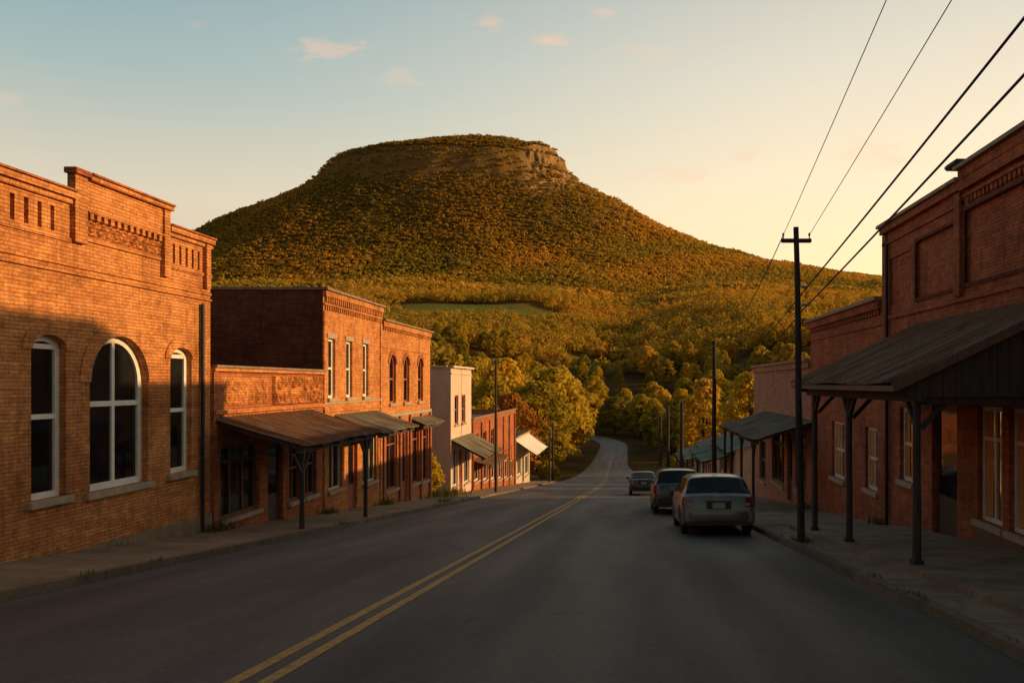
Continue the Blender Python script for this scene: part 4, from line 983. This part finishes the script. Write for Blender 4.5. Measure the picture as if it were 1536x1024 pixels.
TINT = np.array([(.44, .27, .022), (.54, .28, .026), (.34, .24, .02), (.26, .20, .02), (.58, .29, .03), (.50, .32, .028), (.48, .21, .022)])
GOLD = np.array((.70, .36, .034)); GREEN = np.array((.34, .26, .024))
def cloud_pts(x0f, x1f, y0, y1, sp, seed):
    r_ = np.random.RandomState(seed); out = []
    y = y0
    while y < y1:
        a, b_ = x0f*y-20, x1f*y+20; m = int((b_-a)/sp)
        xx = a+(np.arange(m)+r_.uniform(-.48, .48, m))*sp; yy = y+r_.uniform(-.5, .5, m)*sp
        out.append(np.stack([xx, yy], 1)); y += sp*.9
    return np.concatenate(out)
def setattr_tint(me, c):
    ca = me.color_attributes.new('tint', 'FLOAT_COLOR', 'POINT'); ca.data.foreach_set('color', np.concatenate([c, np.ones((len(c), 1))], 1).astype(np.float32).ravel())
def clump_forest(name, P, L, rlo, rhi, hlo, hhi, slo, shi, label, seed, fl=.5, var=.25, nj=.6, lb=.28):
    r_ = np.random.RandomState(seed)
    nT = len(P); Z = T(P[:, 0], P[:, 1])
    size = np.clip(r_.lognormal(0, .3, nT), .55, 1.8)
    rad = r_.uniform(rlo, rhi, nT)*size; hgt = r_.uniform(hlo, hhi, nT)*(.6+.4*size)
    hgt = np.where((P[:, 1] < 590) & (P[:, 0] > -230) & (P[:, 0] < 10), hgt*.72, hgt)
    d = r_.normal(size=(nT, L, 3)); d /= np.linalg.norm(d, axis=2)[..., None]; d[..., 2] = np.where(d[..., 2] < -.35, -d[..., 2], d[..., 2])
    lob = 1+lb*np.sin(d[..., 0]*5+r_.rand(nT, 1)*6)*np.sin(d[..., 1]*5+r_.rand(nT, 1)*6)+r_.uniform(-.18, .18, (nT, L))
    q = d*lob[..., None]*np.stack([rad, rad, hgt*fl], 1)[:, None, :]
    q += np.stack([P[:, 0], P[:, 1], Z+hgt*fl], 1)[:, None, :]
    nn = (d+r_.normal(size=d.shape)*nj).reshape(-1, 3); nn /= np.linalg.norm(nn, axis=1)[:, None]
    V, Fq = quads(q.reshape(-1, 3), nn, r_.uniform(slo, shi, nT*L))
    me = np_mesh(name, V, Fq)
    big_ = np.clip(.55+.75*wob(P[:, 0], P[:, 1], .017)+r_.normal(size=nT)*.12, 0, 1)
    tint = TINT[r_.randint(0, 7, nT)]*var+(1-var)*(GOLD*big_[:, None]+GREEN*(1-big_[:, None]))
    tint = tint*r_.uniform(.9, 1.08, nT)[:, None]
    # shade on the upper left slopes painted into the tint, darkening it there
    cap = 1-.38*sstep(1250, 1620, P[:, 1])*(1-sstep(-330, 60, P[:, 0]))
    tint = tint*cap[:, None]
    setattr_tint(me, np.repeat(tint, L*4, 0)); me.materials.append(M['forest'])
    o = bpy.data.objects.new(name, me); col.objects.link(o); o['kind'] = 'stuff'; tag(o, label, 'forest')
P = cloud_pts(-.85, .52, 425, 800, 7.0, 3); P = P[(meadow(P[:, 0], P[:, 1]) < .3)]
P = P[np.random.RandomState(8).rand(len(P)) > .08]
clump_forest('forest', P, 95, 2.4, 4.4, 6.5, 12, .38, .85, 'golden green forest covering the foothills around the meadows', 8, var=.35, nj=.45)
P = np.concatenate([cloud_pts(-.82, .52, 795, 1250, 7.4, 4), cloud_pts(-.72, .55, 1250, 1900, 8.0, 5)])
ex = 4.; sx_ = (T(P[:, 0]+ex, P[:, 1])-T(P[:, 0]-ex, P[:, 1]))/(2*ex); sy_ = (T(P[:, 0], P[:, 1]+ex)-T(P[:, 0], P[:, 1]-ex))/(2*ex)
sl = np.hypot(sx_, sy_); r_ = np.random.RandomState(2)
keep = (sl < 1.05) | (r_.rand(len(P)) < .04+.6*(1-rightrim(P[:, 0])))
P = P[keep & (r_.rand(len(P)) > .04)]
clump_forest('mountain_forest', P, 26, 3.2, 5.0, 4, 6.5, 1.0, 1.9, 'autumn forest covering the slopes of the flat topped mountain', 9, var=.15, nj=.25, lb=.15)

B = []; r2 = random.Random(3)
def tuft(x, y, n, sp, h):
    for _ in range(n):
        B.append((x+r2.gauss(0, sp*.35), y+r2.gauss(0, sp), h*r2.uniform(.4, 1.1)))
for (x, y, n_, sp, h) in ((-10.05, 19.7, 120, .35, .28), (-10.0, 33.4, 120, .5, .3), (-10.0, 26.9, 60, .3, .25), (-9.9, 43.5, 300, 1.4, .5), (-8.2, 36, 60, .6, .2), (-10, 46.6, 80, .4, .35), (7.0-.1, 21.8, 60, .3, .25), (3.7, 16.9, 60, .3, .16), (3.75, 34, 80, .5, .25), (6.85, 30.4, 80, .5, .3)): tuft(x, y, n_, sp, h)
for i in range(90):
    y = r2.uniform(5, 80)
    tuft(r2.choice((-7.84, 3.5, -10.12)), y, r2.randint(3, 14), .15, .09)
for i in range(1500):
    y = r2.uniform(93, 150); x = r2.choice((r2.uniform(-10.5, -8.2), r2.uniform(3.8, 7))); B.append((x, y, r2.uniform(.2, .5)))
V = []
for (x, y, h) in B:
    a = r2.uniform(0, 6.28); w = .012+h*.03; dx, dy = math.cos(a)*w, math.sin(a)*w; lx_, ly_ = r2.gauss(0, h*.35), r2.gauss(0, h*.35)
    z = gz(y)+(.135 if y < 92 else -.08)
    V += [(x-dx, y-dy, z), (x+dx, y+dy, z), (x+dx*.5+lx_*.6, y+dy*.5+ly_*.6, z+h*.7), (x+lx_, y+ly_, z+h)]
me = np_mesh('grass', np.array(V), np.arange(len(V)).reshape(-1, 4)); me.materials.append(M['grass'])
o = bpy.data.objects.new('grass', me); col.objects.link(o); o['kind'] = 'stuff'; tag(o, 'dry weeds growing along kerbs and wall bases', 'weeds')

# ------------------------------------------------------------------ light, sky, camera
AZ, EL = R(85), R(14)
sd = Vector((math.sin(AZ)*math.cos(EL), math.cos(AZ)*math.cos(EL), math.sin(EL)))
ld = bpy.data.lights.new('Sun', 'SUN'); ld.energy = 5.0; ld.angle = R(.6); ld.color = (1, .60, .24)
lo = bpy.data.objects.new('Sun', ld); col.objects.link(lo); lo.rotation_euler = sd.to_track_quat('Z', 'Y').to_euler(); lo.location = (60, 20, 40)
w = bpy.data.worlds.new('World'); sc.world = w; w.use_nodes = True; nt = w.node_tree; bg = nt.nodes['Background']
sky = nd(nt, 'ShaderNodeTexSky'); sky.sky_type = 'NISHITA'; sky.sun_disc = False; sky.sun_elevation = EL; sky.sun_rotation = AZ; sky.dust_density = 3
tc = nd(nt, 'ShaderNodeTexCoord'); sp = nd(nt, 'ShaderNodeSeparateXYZ'); nt.links.new(tc.outputs['Generated'], sp.inputs[0])
X, Y, Zz = sp.outputs
AG = R(80)
az = mth(nt, 'ADD', mth(nt, 'MULTIPLY', X, math.sin(AG)), mth(nt, 'MULTIPLY', Y, math.cos(AG)))
L_ = ramp(nt, Zz, [(.0, (.82, .58, .35)), (.2, (.80, .70, .52)), (.32, (.42, .54, .52)), (.46, (.19, .37, .45)), (1, (.06, .12, .17))])
R_ = ramp(nt, Zz, [(.0, (1.5, 1.0, .48)), (.12, (1.4, 1.02, .54)), (.24, (1.18, .96, .64)), (.36, (.94, .84, .66)), (.5, (.62, .62, .55)), (1, (.11, .16, .21))])
fa = nd(nt, 'ShaderNodeMapRange'); fa.interpolation_type = 'SMOOTHSTEP'; nt.links.new(az, fa.inputs[0]); fa.inputs[1].default_value = -.5; fa.inputs[2].default_value = .55
c = mixc(nt, L_, R_, fa.outputs[0])
ns = nd(nt, 'ShaderNodeVectorMath', operation='SCALE'); nt.links.new(sky.outputs[0], ns.inputs[0]); ns.inputs['Scale'].default_value = .08
c = mixc(nt, c, ns.outputs[0], .1)
bk = nd(nt, 'ShaderNodeMapRange'); nt.links.new(Y, bk.inputs[0]); bk.inputs[1].default_value = -.5; bk.inputs[2].default_value = .4; bk.inputs[3].default_value = .5; bk.inputs[4].default_value = 1
bkc = nd(nt, 'ShaderNodeVectorMath', operation='SCALE'); nt.links.new(c, bkc.inputs[0]); nt.links.new(bk.outputs[0], bkc.inputs['Scale']); c = bkc.outputs[0]
qx = mth(nt, 'DIVIDE', X, mth(nt, 'MAXIMUM', Y, .05)); qz = mth(nt, 'DIVIDE', Zz, mth(nt, 'MAXIMUM', Y, .05))
cv = nd(nt, 'ShaderNodeCombineXYZ'); nt.links.new(mth(nt, 'MULTIPLY', qx, 1.0), cv.inputs[0]); nt.links.new(mth(nt, 'MULTIPLY', qz, 2.6), cv.inputs[1])
cn = noise_out(nt, cv.outputs[0], 26, 6, .6, .3)
tot = None
for (cx, cy, rx_, ry_, k) in ((497, 76, 62, 17, 1.0), (737, 35, 22, 13, .9), (822, 62, 38, 11, .8), (600, 118, 40, 16, .45), (900, 21, 24, 9, .5), (293, 35, 16, 8, .5), (968, 82, 45, 22, .45), (1120, 232, 32, 11, .8), (1010, 262, 60, 13, .8), (1310, 235, 70, 26, .6), (5, 150, 30, 16, .5), (1500, 70, 60, 30, .3)):
    u = mth(nt, 'MULTIPLY', mth(nt, 'SUBTRACT', qx, (cx-940)/1200), 1200/rx_); v = mth(nt, 'MULTIPLY', mth(nt, 'SUBTRACT', qz, (575-cy)/1200), 1200/ry_)
    dd = mth(nt, 'ADD', mth(nt, 'MULTIPLY', u, u), mth(nt, 'MULTIPLY', v, v))
    mk_ = mth(nt, 'SUBTRACT', 1.0, mth(nt, 'MULTIPLY', dd, .8))
    mk_ = mth(nt, 'ADD', mk_, mth(nt, 'MULTIPLY', mth(nt, 'SUBTRACT', cn, .52), 4.2))
    mk_ = mth(nt, 'MULTIPLY', mth(nt, 'MULTIPLY', mk_, .6, clamp=True), mth(nt, 'MULTIPLY', mth(nt, 'GREATER_THAN', 2.6, dd), k))
    tot = mk_ if tot is None else mth(nt, 'MAXIMUM', tot, mk_)
c = mixc(nt, c, (1.0, .62, .42), mth(nt, 'MULTIPLY', tot, mth(nt, 'MULTIPLY', mth(nt, 'GREATER_THAN', Y, .2), .65)))
nt.links.new(c, bg.inputs[0]); bg.inputs[1].default_value = 1.0

cam = bpy.data.cameras.new('Camera'); co = bpy.data.objects.new('Camera', cam); col.objects.link(co)
co.location = (0, 0, CZ); co.rotation_euler = (R(90), 0, 0)
cam.sensor_width = 36; cam.lens = 1200/1536*36; cam.shift_x = (768-940)/1536; cam.shift_y = (575-512)/1536; cam.clip_end = 8000; cam.clip_start = .05
sc.camera = co
sc.view_settings.view_transform = 'Standard'; sc.view_settings.look = 'None'; sc.view_settings.exposure = 0
